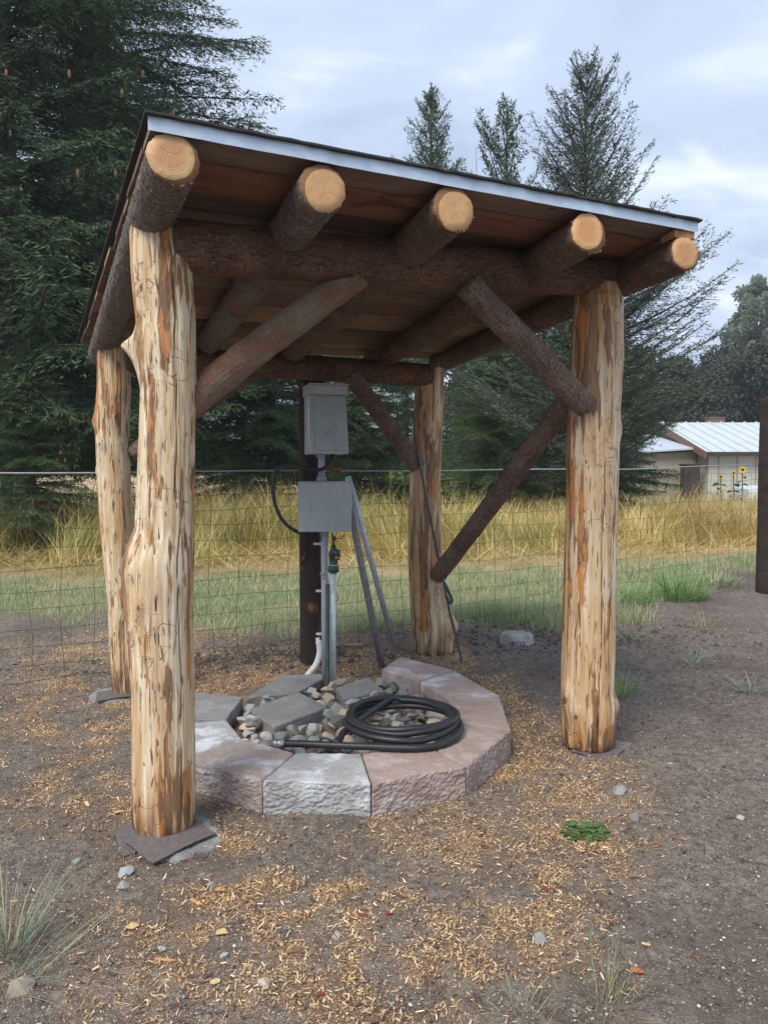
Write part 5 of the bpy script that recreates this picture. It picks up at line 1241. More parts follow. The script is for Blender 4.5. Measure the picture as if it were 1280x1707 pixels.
for layer, tries, zb in ((0, 2600, 0.055), (1, 900, 0.092)):
    for _ in range(tries):
        r = rr2.uniform(0.031, 0.062) if layer == 0 else rr2.uniform(0.028, 0.045)
        x, y = rr2.uniform(-0.8, 0.42), rr2.uniform(3.28, 4.72)
        if not inpoly(x, y, ringpoly) or dedge(x, y, ringpoly[:8]) < r * 0.75 and min(np.hypot(x - a, y - b) for a, b in inner) < 9 and dedge(x, y, inner[1:]) < r * 0.75: continue
        if any(inpoly(x, y, q) or dedge(x, y, q) < r * 0.8 for q in pav): continue
        if y > 4.45 and x < -0.32: continue
        if layer == 1 and dedge(x, y, inner[1:]) < 0.09: continue
        if any(l == layer and math.hypot(x - a, y - b) < (r + c) * (0.86 if layer == 0 else 1.05) for a, b, c, l in done): continue
        if layer == 1 and rr2.random() < 0.6: continue
        done.append((x, y, r, layer))
        k = rr2.choices(range(5), (30, 24, 22, 12, 12))[0]
        o = obj('river_rock', rr2.choice(rocks[k]), None, Matrix.Translation((x, y, zb + r * 0.15 + (0.0 if layer == 0 else 0.012))) @ Matrix.Rotation(rr2.uniform(0, 6.28), 4, 'Z') @ Matrix.Rotation(rr2.uniform(-0.5, 0.5), 4, 'X') @ Matrix.Diagonal((r * rr2.uniform(1.05, 1.5), r * rr2.uniform(0.85, 1.1), r * rr2.uniform(0.6, 0.85), 1)), label=('large ' if r > 0.05 else '') + rcol[k] + ' river rock ' + where(x, y), cat='rock', group=rcol[k] + ' river rocks ' + where(x, y))
print('rocks', len(done))

# ------------------------------------------------------------------ black hose
m_rub = plain('black_rubber', (0.022, 0.023, 0.025), 0.42, var=0.15, scale=60, bs=0.2)
m_steel = plain('steel_fitting', (0.50, 0.49, 0.47), 0.35, 0.9)
hose = thing('hose', (0.1, 3.6, 0.15), 'coiled thick black rubber hose lying on the rocks and blocks, metal end to the left', 'hose')
cx0, cy0 = 0.095, 3.585
pts = [(-0.475, 3.375, 0.152), (-0.36, 3.352, 0.158), (-0.2, 3.328, 0.160), (-0.05, 3.318, 0.158), (0.07, 3.31, 0.156)]
th0 = -95
specs = [(0.285, 0.285, 0.00, 0.00, 0.158), (0.262, 0.270, -0.008, 0.028, 0.176), (0.272, 0.260, 0.004, 0.062, 0.196), (0.245, 0.245, -0.010, 0.05, 0.212)]
for li, (ra, rb, ox, oy, zz_) in enumerate(specs):
    nx_ = specs[min(li + 1, 3)]
    for k in range(1, 19):
        f = k / 18; a = R(th0 + 20 * k) 
        ra_, rb_ = ra + (nx_[0] - ra) * f, rb + (nx_[1] - rb) * f
        if li == 3 and k > 10: break
        z_ = zz_ + (nx_[4] - zz_) * f + 0.006 * math.sin(a * 2 + li * 1.5)
        if li == 3: z_ -= 0.0022 * k
        pts.append((cx0 + ox + (nx_[2] - ox) * f + ra_ * math.cos(a), cy0 + oy + (nx_[3] - oy) * f + rb_ * math.sin(a), z_))
pts += [(-0.175, 3.53, 0.165), (-0.205, 3.46, 0.145), (-0.232, 3.415, 0.128)]
P = spline(pts, 6); mb = MB(); mb.tube(P, 0.0162, 14); obj('tube', mb.mesh('tube', m_rub, True), hose, Matrix.Identity(4))
def fitting(p, q, l=0.05, r=0.019):
    p, q = np.array(p), np.array(q); d = (p - q) / np.linalg.norm(p - q); mb = MB()
    t = [0, 0.30, 0.31, 0.55, 0.56, 0.62, 0.63, 1.0]; rr = [1.0, 1.0, 1.08, 1.08, 0.8, 0.8, 1.02, 1.02]
    mb.tube([p - d * 0.02 + d * l * a for a in t], [r * a for a in rr], 14); mb.tube([p - d * 0.02 + d * (l + 0.0005), p - d * 0.02 + d * (l - 0.01)], [r * 0.7, r * 0.65], 12)
    obj('end_fitting', mb.mesh('end_fitting', m_steel, True), hose, Matrix.Identity(4))
fitting(P[0], P[2]); fitting(P[-1], P[-3], 0.045, 0.018)

# ------------------------------------------------------------------ boxes, conduits, hydrant
def enamel(name, colr):
    s = M(name); c = s.co()
    col = s.mix(s.rng(s.noise(c, 5, 4), 0.35, 0.65), tuple(x * 0.92 for x in colr), tuple(x * 1.06 for x in colr))
    col = s.mix(s.rng(s.noise(s.map(c, (1, 1, 0.12)), 26, 5, 0.7), 0.54, 0.70, 0, 0.35), col, (0.16, 0.15, 0.13))
    col = s.mix(s.rng(s.noise(c, 70, 4, 0.75), 0.64, 0.70, 0, 0.5), col, (0.10, 0.09, 0.08))
    return s.done(col, s.rng(s.noise(c, 12, 3), 0.3, 0.7, 0.35, 0.6), s.noise(c, 9, 2), 0.05, 0.01)
m_box = enamel('grey_enamel', (0.40, 0.45, 0.45))
m_boxl = enamel('light_grey_enamel', (0.40, 0.42, 0.42))
m_cond = plain('grey_conduit', (0.34, 0.36, 0.41), 0.5, var=0.08)
m_galv = plain('galvanised_steel', (0.56, 0.62, 0.65), 0.42, 0.35, 0.15, 30)
m_galvd = plain('dull_galvanised_steel', (0.27, 0.27, 0.28), 0.6, 0.3, 0.25, 25)
m_green = plain('dark_green_enamel', (0.018, 0.065, 0.055), 0.4, var=0.2)
m_gstake = plain('green_steel_stake', (0.075, 0.12, 0.085), 0.6, var=0.25)
m_brass = plain('brass', (0.55, 0.36, 0.16), 0.35, 0.9)
m_white = plain('white_pvc', (0.62, 0.63, 0.64), 0.4, var=0.06)
# lower junction box
jb = thing('junction_box', (-0.364, 4.69, 1.02), 'square grey metal box low on the pipes, black cable entering its bottom corner', 'junction box')
mb = MB(); mb.box((-0.364, 4.705, 1.1735), (0.316, 0.17, 0.300)); obj('enclosure', mb.mesh('enclosure', m_box, False, 0.003), jb, Matrix.Identity(4))
mb = MB(); mb.box((-0.364, 4.612, 1.1775), (0.326, 0.014, 0.306)); mb.box((-0.364, 4.70, 1.3295), (0.328, 0.19, 0.009)); obj('cover', mb.mesh('cover', m_box, False, 0.002), jb, Matrix.Identity(4))
for x, z in ((-0.47, 1.031), (-0.232, 1.031), (-0.47, 1.322)):
    mb = MB(); mb.tube([(x, 4.606, z), (x, 4.602, z)], 0.004, 8); obj('screw', mb.mesh('screw', m_galvd), jb, Matrix.Identity(4))
# upper controller box, door slanting outward to the bottom
cb = thing('controller_box', (-0.378, 4.85, 1.5), 'tall grey controller box with a slanted hooded door high on the dark post', 'control box')
RZ = Matrix.Translation((-0.378, 4.85, 0)) @ Matrix.Rotation(R(16), 4, 'Z')
mb = MB(); mb.box((0, 0.03, 1.718), (0.232, 0.16, 0.425)); obj('enclosure', mb.mesh('enclosure', m_boxl, False, 0.003), cb, RZ)
mb = MB(); mb.hexa([(-0.120, -0.145, 1.507), (0.122, -0.145, 1.507), (0.122, -0.052, 1.507), (-0.120, -0.052, 1.507), (-0.116, -0.085, 1.878), (0.118, -0.085, 1.878), (0.118, -0.052, 1.878), (-0.116, -0.052, 1.878)])
obj('door', mb.mesh('door', m_box, False, 0.004), cb, RZ)
mb = MB(); mb.hexa([(-0.092, -0.152, 1.530), (0.116, -0.152, 1.530), (0.116, -0.140, 1.528), (-0.092, -0.140, 1.528), (-0.090, -0.096, 1.866), (0.112, -0.096, 1.866), (0.112, -0.086, 1.866), (-0.090, -0.086, 1.866)])
dr = obj('door_panel', mb.mesh('door_panel', m_box, False, 0.003), cb, RZ)
mb = MB(); mb.box((0.0, 0.0, 1.908), (0.25, 0.215, 0.058)); mb.box((0.0, -0.02, 1.941), (0.254, 0.26, 0.008)); obj('hood', mb.mesh('hood', m_boxl, False, 0.003), cb, RZ)
mb = MB(); mb.box((0.02, 0.10, 1.955), (0.16, 0.05, 0.035)); obj('mounting_bracket', mb.mesh('mounting_bracket', plain('black_bracket', (0.01, 0.01, 0.01), 0.6)), cb, RZ)
def onpanel(u, v): t = (v - 1.53) / (1.866 - 1.53); return (u, -0.1535 + 0.056 * t, v)
mb = MB(); a = np.linspace(0, 2 * math.pi, 25)
mb.tube([onpanel(0.005 + 0.040 * math.cos(q) , 1.628 + 0.011 * math.sin(q) + 0.006 * math.cos(q)) for q in a], 0.002, 5, False)
mb.tube([onpanel(-0.03 + 0.065 * t, 1.632 + 0.02 * math.sin(t * 3.1)) for t in np.linspace(0, 1, 9)], 0.002, 5)
mb.tube([onpanel(0.0 + 0.03 * t, 1.648 + 0.018 * t) for t in np.linspace(0, 1, 5)], 0.002, 5)
obj('embossed_emblem', mb.mesh('embossed_emblem', m_box, True), cb, RZ)
mb = MB(); mb.box((0.1225, -0.06, 1.66), (0.012, 0.03, 0.05)); mb.tube([(0.128, -0.075, 1.655), (0.128, -0.075, 1.635)], 0.004, 8); obj('latch', mb.mesh('latch', m_steel), cb, RZ)
mb = MB(); mb.tube([(-0.117, -0.055, 1.54), (-0.117, -0.055, 1.85)], 0.005, 8); obj('hinge', mb.mesh('hinge', m_steel), cb, RZ)
mb = MB(); mb.box((-0.200, 4.64, 1.19), (0.006, 0.03, 0.045)); obj('latch', mb.mesh('latch', m_steel), jb, Matrix.Identity(4))
# conduits
cd = thing('conduit', (-0.372, 4.70, 0.0), 'grey conduit pipe running down from the square box between the pipes', 'conduit')
mb = MB(); mb.tube([(-0.372, 4.68, 0.0), (-0.372, 4.68, 1.02)], 0.0215, 16); obj('pipe', mb.mesh('pipe', m_cond, True), cd, Matrix.Identity(4))
mb = MB(); mb.tube([(-0.372, 4.68, 1.0), (-0.372, 4.68, 1.022)], 0.028, 16); obj('collar', mb.mesh('collar', m_cond, True), cd, Matrix.Identity(4))
mb = MB(); mb.box((-0.372, 4.655, 0.76), (0.056, 0.006, 0.012)); mb.box((-0.372, 4.655, 0.735), (0.05, 0.004, 0.006)); obj('strap', mb.mesh('strap', m_steel), cd, Matrix.Identity(4))
cd2 = thing('conduit', (-0.395, 4.76, 1.33), 'short grey conduit joining the two grey boxes', 'conduit')
mb = MB(); mb.tube([(-0.395, 4.755, 1.335), (-0.395, 4.755, 1.51)], 0.022, 16); obj('pipe', mb.mesh('pipe', m_cond, True), cd2, Matrix.Identity(4))
mb = MB(); mb.tube([(-0.395, 4.755, 1.335), (-0.395, 4.755, 1.362)], 0.031, 16); obj('collar', mb.mesh('collar', m_cond, True), cd2, Matrix.Identity(4)); mb = MB(); mb.tube([(-0.40, 4.755, 1.485), (-0.40, 4.755, 1.508)], 0.029, 16); obj('collar', mb.mesh('collar', m_cond, True), cd2, Matrix.Identity(4))
mb = MB(); P = spline([(-0.325, 4.79, 1.51), (-0.338, 4.765, 1.455), (-0.385, 4.725, 1.412), (-0.455, 4.70, 1.408), (-0.54, 4.69, 1.436), (-0.635, 4.68, 1.432), (-0.685, 4.67, 1.36), (-0.682, 4.66, 1.22), (-0.635, 4.66, 1.10), (-0.56, 4.67, 1.03), (-0.49, 4.69, 1.012), (-0.47, 4.70, 1.03)], 8)
mb.tube(P, 0.0115, 10); obj('cable', mb.mesh('cable', m_rub, True), None, None, label='black cable looping left between the two grey boxes', cat='cable')
# hydrant
hy = thing('yard_hydrant', (-0.315, 4.60, 0), 'yard hydrant with dark green head and brass outlet on a galvanised pipe', 'hydrant')
I4 = Matrix.Identity(4)
mb = MB(); mb.tube([(-0.316, 4.56, 0.0), (-0.313, 4.60, 0.80)], 0.0205, 16); obj('pipe', mb.mesh('pipe', m_galv, True), hy, I4)
mb = MB(); c = (-0.311, 4.60)
mb.tube([(*c, z) for z in (0.775, 0.778, 0.818, 0.820, 0.880, 0.882, 0.898, 0.900, 0.915, 0.945)], [0.030, 0.033, 0.033, 0.028, 0.027, 0.031, 0.031, 0.027, 0.022, 0.013], 18)
mb.tube([(-0.311, 4.60, 0.885), (-0.296, 4.575, 0.905), (-0.287, 4.560, 0.905), (-0.284, 4.556, 0.878)], [0.018, 0.021, 0.021, 0.019], 14)
obj('head', mb.mesh('head', m_green, True), hy, I4)
mb = MB(); mb.tube([(-0.284, 4.556, 0.880), (-0.284, 4.556, 0.870), (-0.284, 4.556, 0.868), (-0.284, 4.556, 0.856)], [0.018, 0.018, 0.015, 0.015], 14); obj('outlet', mb.mesh('outlet', m_brass, True), hy, I4)
mb = MB(); mb.tube([(-0.311, 4.60, 0.94), (-0.315, 4.60, 0.99), (-0.318, 4.61, 1.02)], 0.006, 8); mb.box((-0.308, 4.598, 0.985), (0.026, 0.02, 0.022)); mb.tube([(-0.30, 4.60, 0.985), (-0.262, 4.60, 0.985), (-0.24, 4.61, 1.01)], 0.003, 6); obj('handle', mb.mesh('handle', m_green, True), hy, I4)
mb = MB(); mb.box((-0.311, 4.567, 0.822), (0.052, 0.004, 0.006)); obj('band', mb.mesh('band', m_steel), hy, I4)
# green stake in front
st = thing('metal_stake', (-0.348, 4.52, 0), 'narrow green steel stake standing against the pipes, rusty at the top', 'stake')
mb = MB(); mb.hexa([(-0.356, 4.505, -0.02), (-0.330, 4.505, -0.02), (-0.330, 4.511, -0.02), (-0.356, 4.511, -0.02), (-0.358, 4.565, 0.71), (-0.334, 4.565, 0.71), (-0.334, 4.571, 0.71), (-0.358, 4.571, 0.71)])
mb.hexa([(-0.346, 4.490, -0.02), (-0.340, 4.490, -0.02), (-0.340, 4.506, -0.02), (-0.346, 4.506, -0.02), (-0.349, 4.55, 0.71), (-0.343, 4.55, 0.71), (-0.343, 4.566, 0.71), (-0.349, 4.566, 0.71)])
obj('stake_bar', mb.mesh('stake_bar', m_gstake), st, I4)
mb = MB(); mb.tube([(-0.352, 4.5635, 0.683), (-0.352, 4.5605, 0.683)], [0.009, 0.007], 10); obj('bolt', mb.mesh('bolt', plain('rust', (0.25, 0.10, 0.04), 0.9)), st, I4)
# cable stapled down the dark post
mb = MB(); P = spline([(-0.425, 4.99, 1.02), (-0.418, 4.985, 0.9), (-0.412, 4.985, 0.7), (-0.41, 4.985, 0.5), (-0.425, 4.985, 0.33), (-0.437, 4.98, 0.25)], 8); mb.tube(P, 0.0125, 10)
obj('cable', mb.mesh('cable', m_rub, True), None, None, label='black cable clipped straight down the dark post below the boxes', cat='cable')
for z, x in ((0.915, -0.44), (0.60, -0.425), (0.31, -0.425)):
    mb = MB(); mb.box((x, 4.972, z), (0.058, 0.006, 0.016), 0.1); mb.box((x + 0.022, 4.968, z), (0.014, 0.01, 0.022), 0.1); obj('cable_clip', mb.mesh('cable_clip', m_white, False, 0.001), None, None, label={0.915: 'topmost white clip on the dark post just under the square box', 0.60: 'middle white clip holding the cable to the dark post', 0.31: 'lowest white clip, just above the white elbow pipe'}[z], cat='clip', group='white cable clips on the dark post')
mb = MB(); P = spline([(-0.445, 4.965, 0.285), (-0.432, 4.96, 0.235), (-0.430, 4.955, 0.18), (-0.452, 4.945, 0.11), (-0.50, 4.93, 0.05), (-0.53, 4.92, 0.01)], 6); mb.tube(P, [0.014] * 3 + [0.021] * (len(P) - 6) + [0.0215] * 3, 12)
obj('elbow_pipe', mb.mesh('elbow_pipe', m_white, True), None, None, label='white plastic elbow pipe curving into the ground at the foot of the dark post', cat='pipe')
# leaning pipes
mb = MB(); mb.tube([(0.098, 5.46, 0.03), (-0.228, 4.80, 1.358)], 0.0205, 16); mb.tube([(-0.1025, 5.058, 0.84), (-0.1055, 5.052, 0.853)], 0.022, 16); obj('leaning_pipe', mb.mesh('leaning_pipe', m_galv, True), None, None, label='bright galvanised pipe leaning against the square box, the right one of two', cat='pipe')
mb = MB(); mb.tube([(-0.010, 5.13, 0.02), (-0.225, 4.82, 1.20)], 0.0235, 16); obj('leaning_pipe', mb.mesh('leaning_pipe', m_galvd, True), None, None, label='dull dark grey pipe leaning behind the square box, left of the bright pipe', cat='pipe')
# slack line hanging past the back right post
mb = MB(); P = spline([(0.205, 5.27, 1.82), (0.225, 5.27, 1.60), (0.285, 5.26, 1.27), (0.36, 5.25, 0.90), (0.41, 5.24, 0.66), (0.455, 5.24, 0.44), (0.515, 5.24, 0.20), (0.555, 5.23, 0.04)], 8); mb.tube(P, 0.0085, 8)
obj('hanging_line', mb.mesh('hanging_line', plain('grey_cord', (0.085, 0.09, 0.095), 0.6), True), None, None, label='thin grey line hanging slanted in front of the back right post', cat='line')
mb = MB(); P = spline([(0.42, 5.25, 0.62), (0.452, 5.25, 0.555), (0.478, 5.25, 0.49), (0.462, 5.24, 0.47), (0.44, 5.24, 0.52)], 6); mb.tube(P, 0.011, 8)
obj('cord_tail', mb.mesh('cord_tail', plain('dark_blue_grey_cord', (0.06, 0.075, 0.09), 0.6), True), None, None, label='short dark tail of cord behind the low end of the side brace', cat='cord')
mb = MB(); a = np.linspace(R(75), R(285), 14); mb.tube(np.stack([-1.735 + 0.035 * np.cos(a), 4.62 + 0 * a, 1.74 + 0.085 * np.sin(a)], 1), 0.009, 8)
obj('hose_loop', mb.mesh('hose_loop', m_rub, True), None, None, label='small black loop of hose on the left side of the back left post', cat='hose')

# ------------------------------------------------------------------ loose stuff on the ground
def off_ring(x, y, grow=1.0):
    P = np.array(outer_ + [(-0.10, 4.75), (-0.80, 4.80), (-1.12, 4.30)]); c = P.mean(0); P = c + (P - c) * grow
    r = np.zeros(len(x), bool)
    for (x1, y1), (x2, y2) in zip(P, np.roll(P, -1, 0)):
        r ^= ((y1 > y) != (y2 > y)) & (x < (x2 - x1) * (y - y1) / (y2 - y1 + 1e-12) + x1)
    return ~r
def flakes(name, n, mat, Lr, Wr, region, dens, label, cat_, lift=0.003, curl=True):
    x = rng.uniform(region[0], region[1], n); y = region[2] + (region[3] - region[2]) * rng.random(n) ** 1.3
    k = rng.random(n) < dens(x, y); x, y = x[k], y[k]
    k = off_ring(x, y, 1.012); x, y = x[k], y[k]
    n = len(x)
    L = Lr[0] + (Lr[1] * 1.5 - Lr[0]) * rng.random(n) ** 3.0; Wd = rng.uniform(*Wr, n) * (0.65 + 0.5 * rng.random(n) + 9 * L)
    az = rng.uniform(0, 6.28, n); tilt = rng.normal(0, 0.35, n); roll = rng.normal(0, 0.5, n); cv = rng.normal(0, 0.35, n) * L
    z = gh(x, y) + lift + np.abs(rng.normal(0, 0.004, n)) + np.abs(np.sin(tilt)) * L * 0.4
    d = np.stack([np.cos(az) * np.cos(tilt), np.sin(az) * np.cos(tilt), np.sin(tilt)], 1)
    sd_ = np.stack([-np.sin(az) * np.cos(roll), np.cos(az) * np.cos(roll), np.sin(roll)], 1)
    up_ = np.cross(d, sd_); P0 = np.stack([x, y, z], 1)
    rows = []
    for t in (-0.5, 0.0, 0.5):
        c = P0 + d * (L * t)[:, None] + up_ * (cv * (0.25 - t * t))[:, None]
        w = (Wd * (0.5 if t == 0 else 0.33))[:, None]
        rows += [c - sd_ * w, c + sd_ * w]
    V = np.stack(rows, 1).reshape(-1, 3); b = (np.arange(n) * 6)[:, None]
    F = np.concatenate([b + [0, 1, 3, 2], b + [2, 3, 5, 4]])
    print(name, n)
    return obj(name, mesh_np(name, V, F, mat), label=label, cat=cat_, kind='stuff')
def flmat(name, stops):
    s = M(name); i = s.island(); return s.done(s.ramp(i, stops), 0.8)
m_shav = flmat('wood_shavings', [(0, (0.16, 0.075, 0.035)), (0.2, (0.36, 0.19, 0.085)), (0.5, (0.56, 0.36, 0.17)), (0.75, (0.68, 0.50, 0.28)), (0.95, (0.84, 0.72, 0.50)), (1, (0.30, 0.08, 0.04))])
m_grit = flmat('grit', [(0, (0.04, 0.038, 0.036)), (0.4, (0.12, 0.105, 0.09)), (0.7, (0.24, 0.22, 0.195)), (0.95, (0.36, 0.33, 0.30)), (1, (0.70, 0.68, 0.64))])
nolawn = lambda x, y: (1 - lawn_f(x, y))
flakes('wood_shavings', 640000, m_shav, (0.004, 0.017), (0.0015, 0.0042), (-3.2, 1.6, 1.5, 6.6), lambda x, y: shav_f(x, y) ** 1.35 * nolawn(x, y), 'tan and orange wood shavings strewn over the dirt', 'wood shavings')
flakes('bark_scraps', 26000, flmat('bark_scraps', [(0, (0.05, 0.03, 0.025)), (0.6, (0.12, 0.07, 0.05)), (0.9, (0.2, 0.11, 0.07)), (1, (0.32, 0.09, 0.05))]), (0.008, 0.03), (0.002, 0.007), (-3.2, 3.5, 1.5, 7.5), lambda x, y: nolawn(x, y) * (0.25 + 0.75 * shav_f(x, y)), 'dark bark crumbs scattered among the shavings', 'bark scraps')
flakes('dry_stems', 3800, m_straw, (0.02, 0.055), (0.0006, 0.0012), (-3.2, 4.5, 1.5, 8.0), lambda x, y: nolawn(x, y) * 0.8, 'thin dry stems lying on the dirt', 'dry stems', 0.005)

def grit():
    n = 56000; y = 1.55 + 5.5 * rng.random(n) ** 1.9; x = rng.uniform(-0.56, 0.56, n) * (y + 0.4)
    k = off_ring(x, y) & (rng.random(n) < nolawn(x, y)); x, y = x[k], y[k]; n = len(x)
    rad = 0.0012 + 0.0042 * rng.random(n) ** 4.5 + 0.0003 * y
    z = gh(x, y) + rad * 0.2
    D = np.array([(1, 0, 0), (0, 1, 0), (-1, 0, 0), (0, -1, 0), (0, 0, 1)], float)
    V = D[None] * (1 + rng.uniform(-0.3, 0.3, (n, 5, 1))) * rad[:, None, None] * np.stack([rng.uniform(0.8, 1.4, n), rng.uniform(0.8, 1.2, n), rng.uniform(0.5, 1.0, n)], 1)[:, None]
    a = rng.uniform(0, 6.28, n); c, s_ = np.cos(a)[:, None], np.sin(a)[:, None]
    V = np.stack([V[..., 0] * c - V[..., 1] * s_, V[..., 0] * s_ + V[..., 1] * c, V[..., 2]], -1) + np.stack([x, y, z], 1)[:, None]
    b = (np.arange(n) * 5)[:, None]; F = np.concatenate([b + [0, 1, 4], b + [1, 2, 4], b + [2, 3, 4], b + [3, 0, 4]])
    obj('grit', mesh_np('grit', V.reshape(-1, 3), F, m_grit), label='fine dark and pale grit covering the bare ground', cat='gravel', kind='stuff')
grit()
def clods():
    n = 5200; zone = rng.random(n) < 0.6
    x = np.where(zone, rng.normal(-0.95, 0.55, n), rng.normal(1.3, 0.7, n)); y = np.where(zone, rng.normal(5.3, 0.2, n), rng.normal(6.0, 0.25, n))
    sp = rng.random(n) < 0.35; x = np.where(sp, rng.uniform(-3, 4, n), x); y = np.where(sp, rng.uniform(1.6, 6.5, n), y)
    r = np.hypot(x - RC[0], y - RC[1]); k = off_ring(x, y, 1.02) & (np.hypot(x + 0.5, y - 5.2) > 0.13); x, y, sp = x[k], y[k], sp[k]; n = len(x)
    rad = np.where(sp, 0.004 + 0.007 * rng.random(n) ** 3, 0.006 + 0.020 * rng.random(n) ** 3)
    D = np.array([(1, 0, 0), (0.5, 0.87, 0.1), (-0.5, 0.87, 0), (-1, 0, 0.1), (-0.5, -0.87, 0), (0.5, -0.87, 0.1), (0.3, 0.2, 0.85), (-0.35, -0.1, 0.75)], float)
    V = D[None] * rng.uniform(0.7, 1.25, (n, 8, 1)) * rad[:, None, None]; a = rng.uniform(0, 6.28, n); c, s_ = np.cos(a)[:, None], np.sin(a)[:, None]
    V = np.stack([V[..., 0] * c - V[..., 1] * s_, V[..., 0] * s_ + V[..., 1] * c, V[..., 2]], -1) + np.stack([x, y, gh(x, y) + rad * 0.15], 1)[:, None]
    T = [(0, 1, 6), (1, 2, 6), (2, 7, 6), (2, 3, 7), (3, 4, 7), (4, 5, 7), (5, 6, 7), (5, 0, 6)]; b = (np.arange(n) * 8)[:, None]
    obj('soil_clods', mesh_np('soil_clods', V.reshape(-1, 3), np.concatenate([b + list(t_) for t_ in T]), flmat('dark_soil', [(0, (0.06, 0.042, 0.03)), (0.7, (0.12, 0.09, 0.068)), (1, (0.2, 0.17, 0.14))])), label='crumbled dark soil clods dug up behind the shelter and over the dirt', cat='soil', kind='stuff')
clods()

def at_px(x, y):   # ground point under a viewing direction, used once to list positions
    d = Vector(((x - 640) / 1250, 1, -(y - 853.5) / 1250)); p = math.atan(68.5 / 1250)
    dy, dz = d.y * math.cos(p) + d.z * math.sin(p), -d.y * math.sin(p) + d.z * math.cos(p)
    k = -1.4 / dz; return d.x * k, dy * k
# single stones that stand out
for (px, py, s_, k, lb) in [(1058, 1366, 0.024, 2, 'grey and white stone right of the small green weed'), (1233, 1367, 0.018, 0, 'pale stone near the right frame edge'), (618, 1496, 0.020, 3, 'dark slate coloured stone in the middle foreground'), (900, 1575, 0.026, 2, 'light grey stone above the lower right grass tuft'), (560, 1570, 0.016, 0, 'white speckled pebble left of the dark slate stone'),
                            (440, 1650, 0.020, 1, 'cream stone low in the foreground'), (30, 1655, 0.038, 1, 'flat brown stone below the left grass tuft'), (205, 1480, 0.024, 0, 'white stone left of the front left post footing'), (355, 1475, 0.018, 2, 'blue grey stone right of the front left post footing'), (375, 1599, 0.016, 2, 'small blue grey stone in the left foreground'),
                            (270, 1586, 0.015, 0, 'whitish stone in the left foreground'), (222, 1548, 0.0, 0, ''), (1030, 1322, 0.040, 2, 'flat half buried grey stone near the foot of the front right post'), (432, 1346, 0.016, 3, 'dark pebble at the foot of the pale front block'), (210, 1457, 0.03, 2, 'flat grey stone lying beside the footing of the front left post'),
                            (1262, 1300, 0.013, 3, 'dark pebble at the right edge'), (1117, 1278, 0.016, 0, 'small white stone right of the front right post'), (128, 1440, 0.022, 4, 'greenish flat stone left of the front left post'), (880, 1572, 0.014, 3, 'dark pebble touching the light grey stone'), (425, 1672, 0.0, 0, '')]:
    if s_ == 0: continue
    x, y = at_px(px, py); 
    obj('stone', random.choice(rocks[k]), None, Matrix.Translation((x, y, gz_at(x, y) + s_ * 0.25)) @ Matrix.Rotation(random.uniform(0, 6), 4, 'Z') @ Matrix.Diagonal((s_ * 1.2, s_ * 0.9, s_ * 0.65, 1)), label=lb, cat='stone')
def chip(px, py, L, w, rot, mat, label, th=0.0035, tilt=0.1, name='wood_chip', cat_='wood chip'):
    x, y = at_px(px, py); n = random.choice((5, 6, 7))
    out_ = [(L * 0.5 * math.copysign(abs(math.cos(a)) ** 0.6, math.cos(a)) * random.uniform(0.7, 1.15), w * 0.5 * math.copysign(abs(math.sin(a)) ** 0.6, math.sin(a)) * random.uniform(0.6, 1.25)) for a in np.linspace(0.3, 0.3 + 2 * math.pi, n, endpoint=False)]
    mb = MB(); mb.prism(out_, 0, th); me = mb.mesh(name, mat, False, 0.0008)
    obj(name, me, None, Matrix.Translation((x, y, gz_at(x, y) + 0.008)) @ Matrix.Rotation(rot, 4, 'Z') @ Matrix.Rotation(tilt, 4, 'Y') @ Matrix.Rotation(tilt * 0.7, 4, 'X'), label=label, cat=cat_)
m_chip = plain('fresh_wood_chip', (0.62, 0.44, 0.22), 0.8, var=0.2, scale=60); m_chipo = plain('orange_wood_chip', (0.52, 0.27, 0.10), 0.8, var=0.2, scale=60); m_leaf = plain('orange_leaf', (0.48, 0.14, 0.05), 0.7, var=0.2); m_redb = plain('red_bark_chip', (0.22, 0.045, 0.03), 0.8, var=0.3)
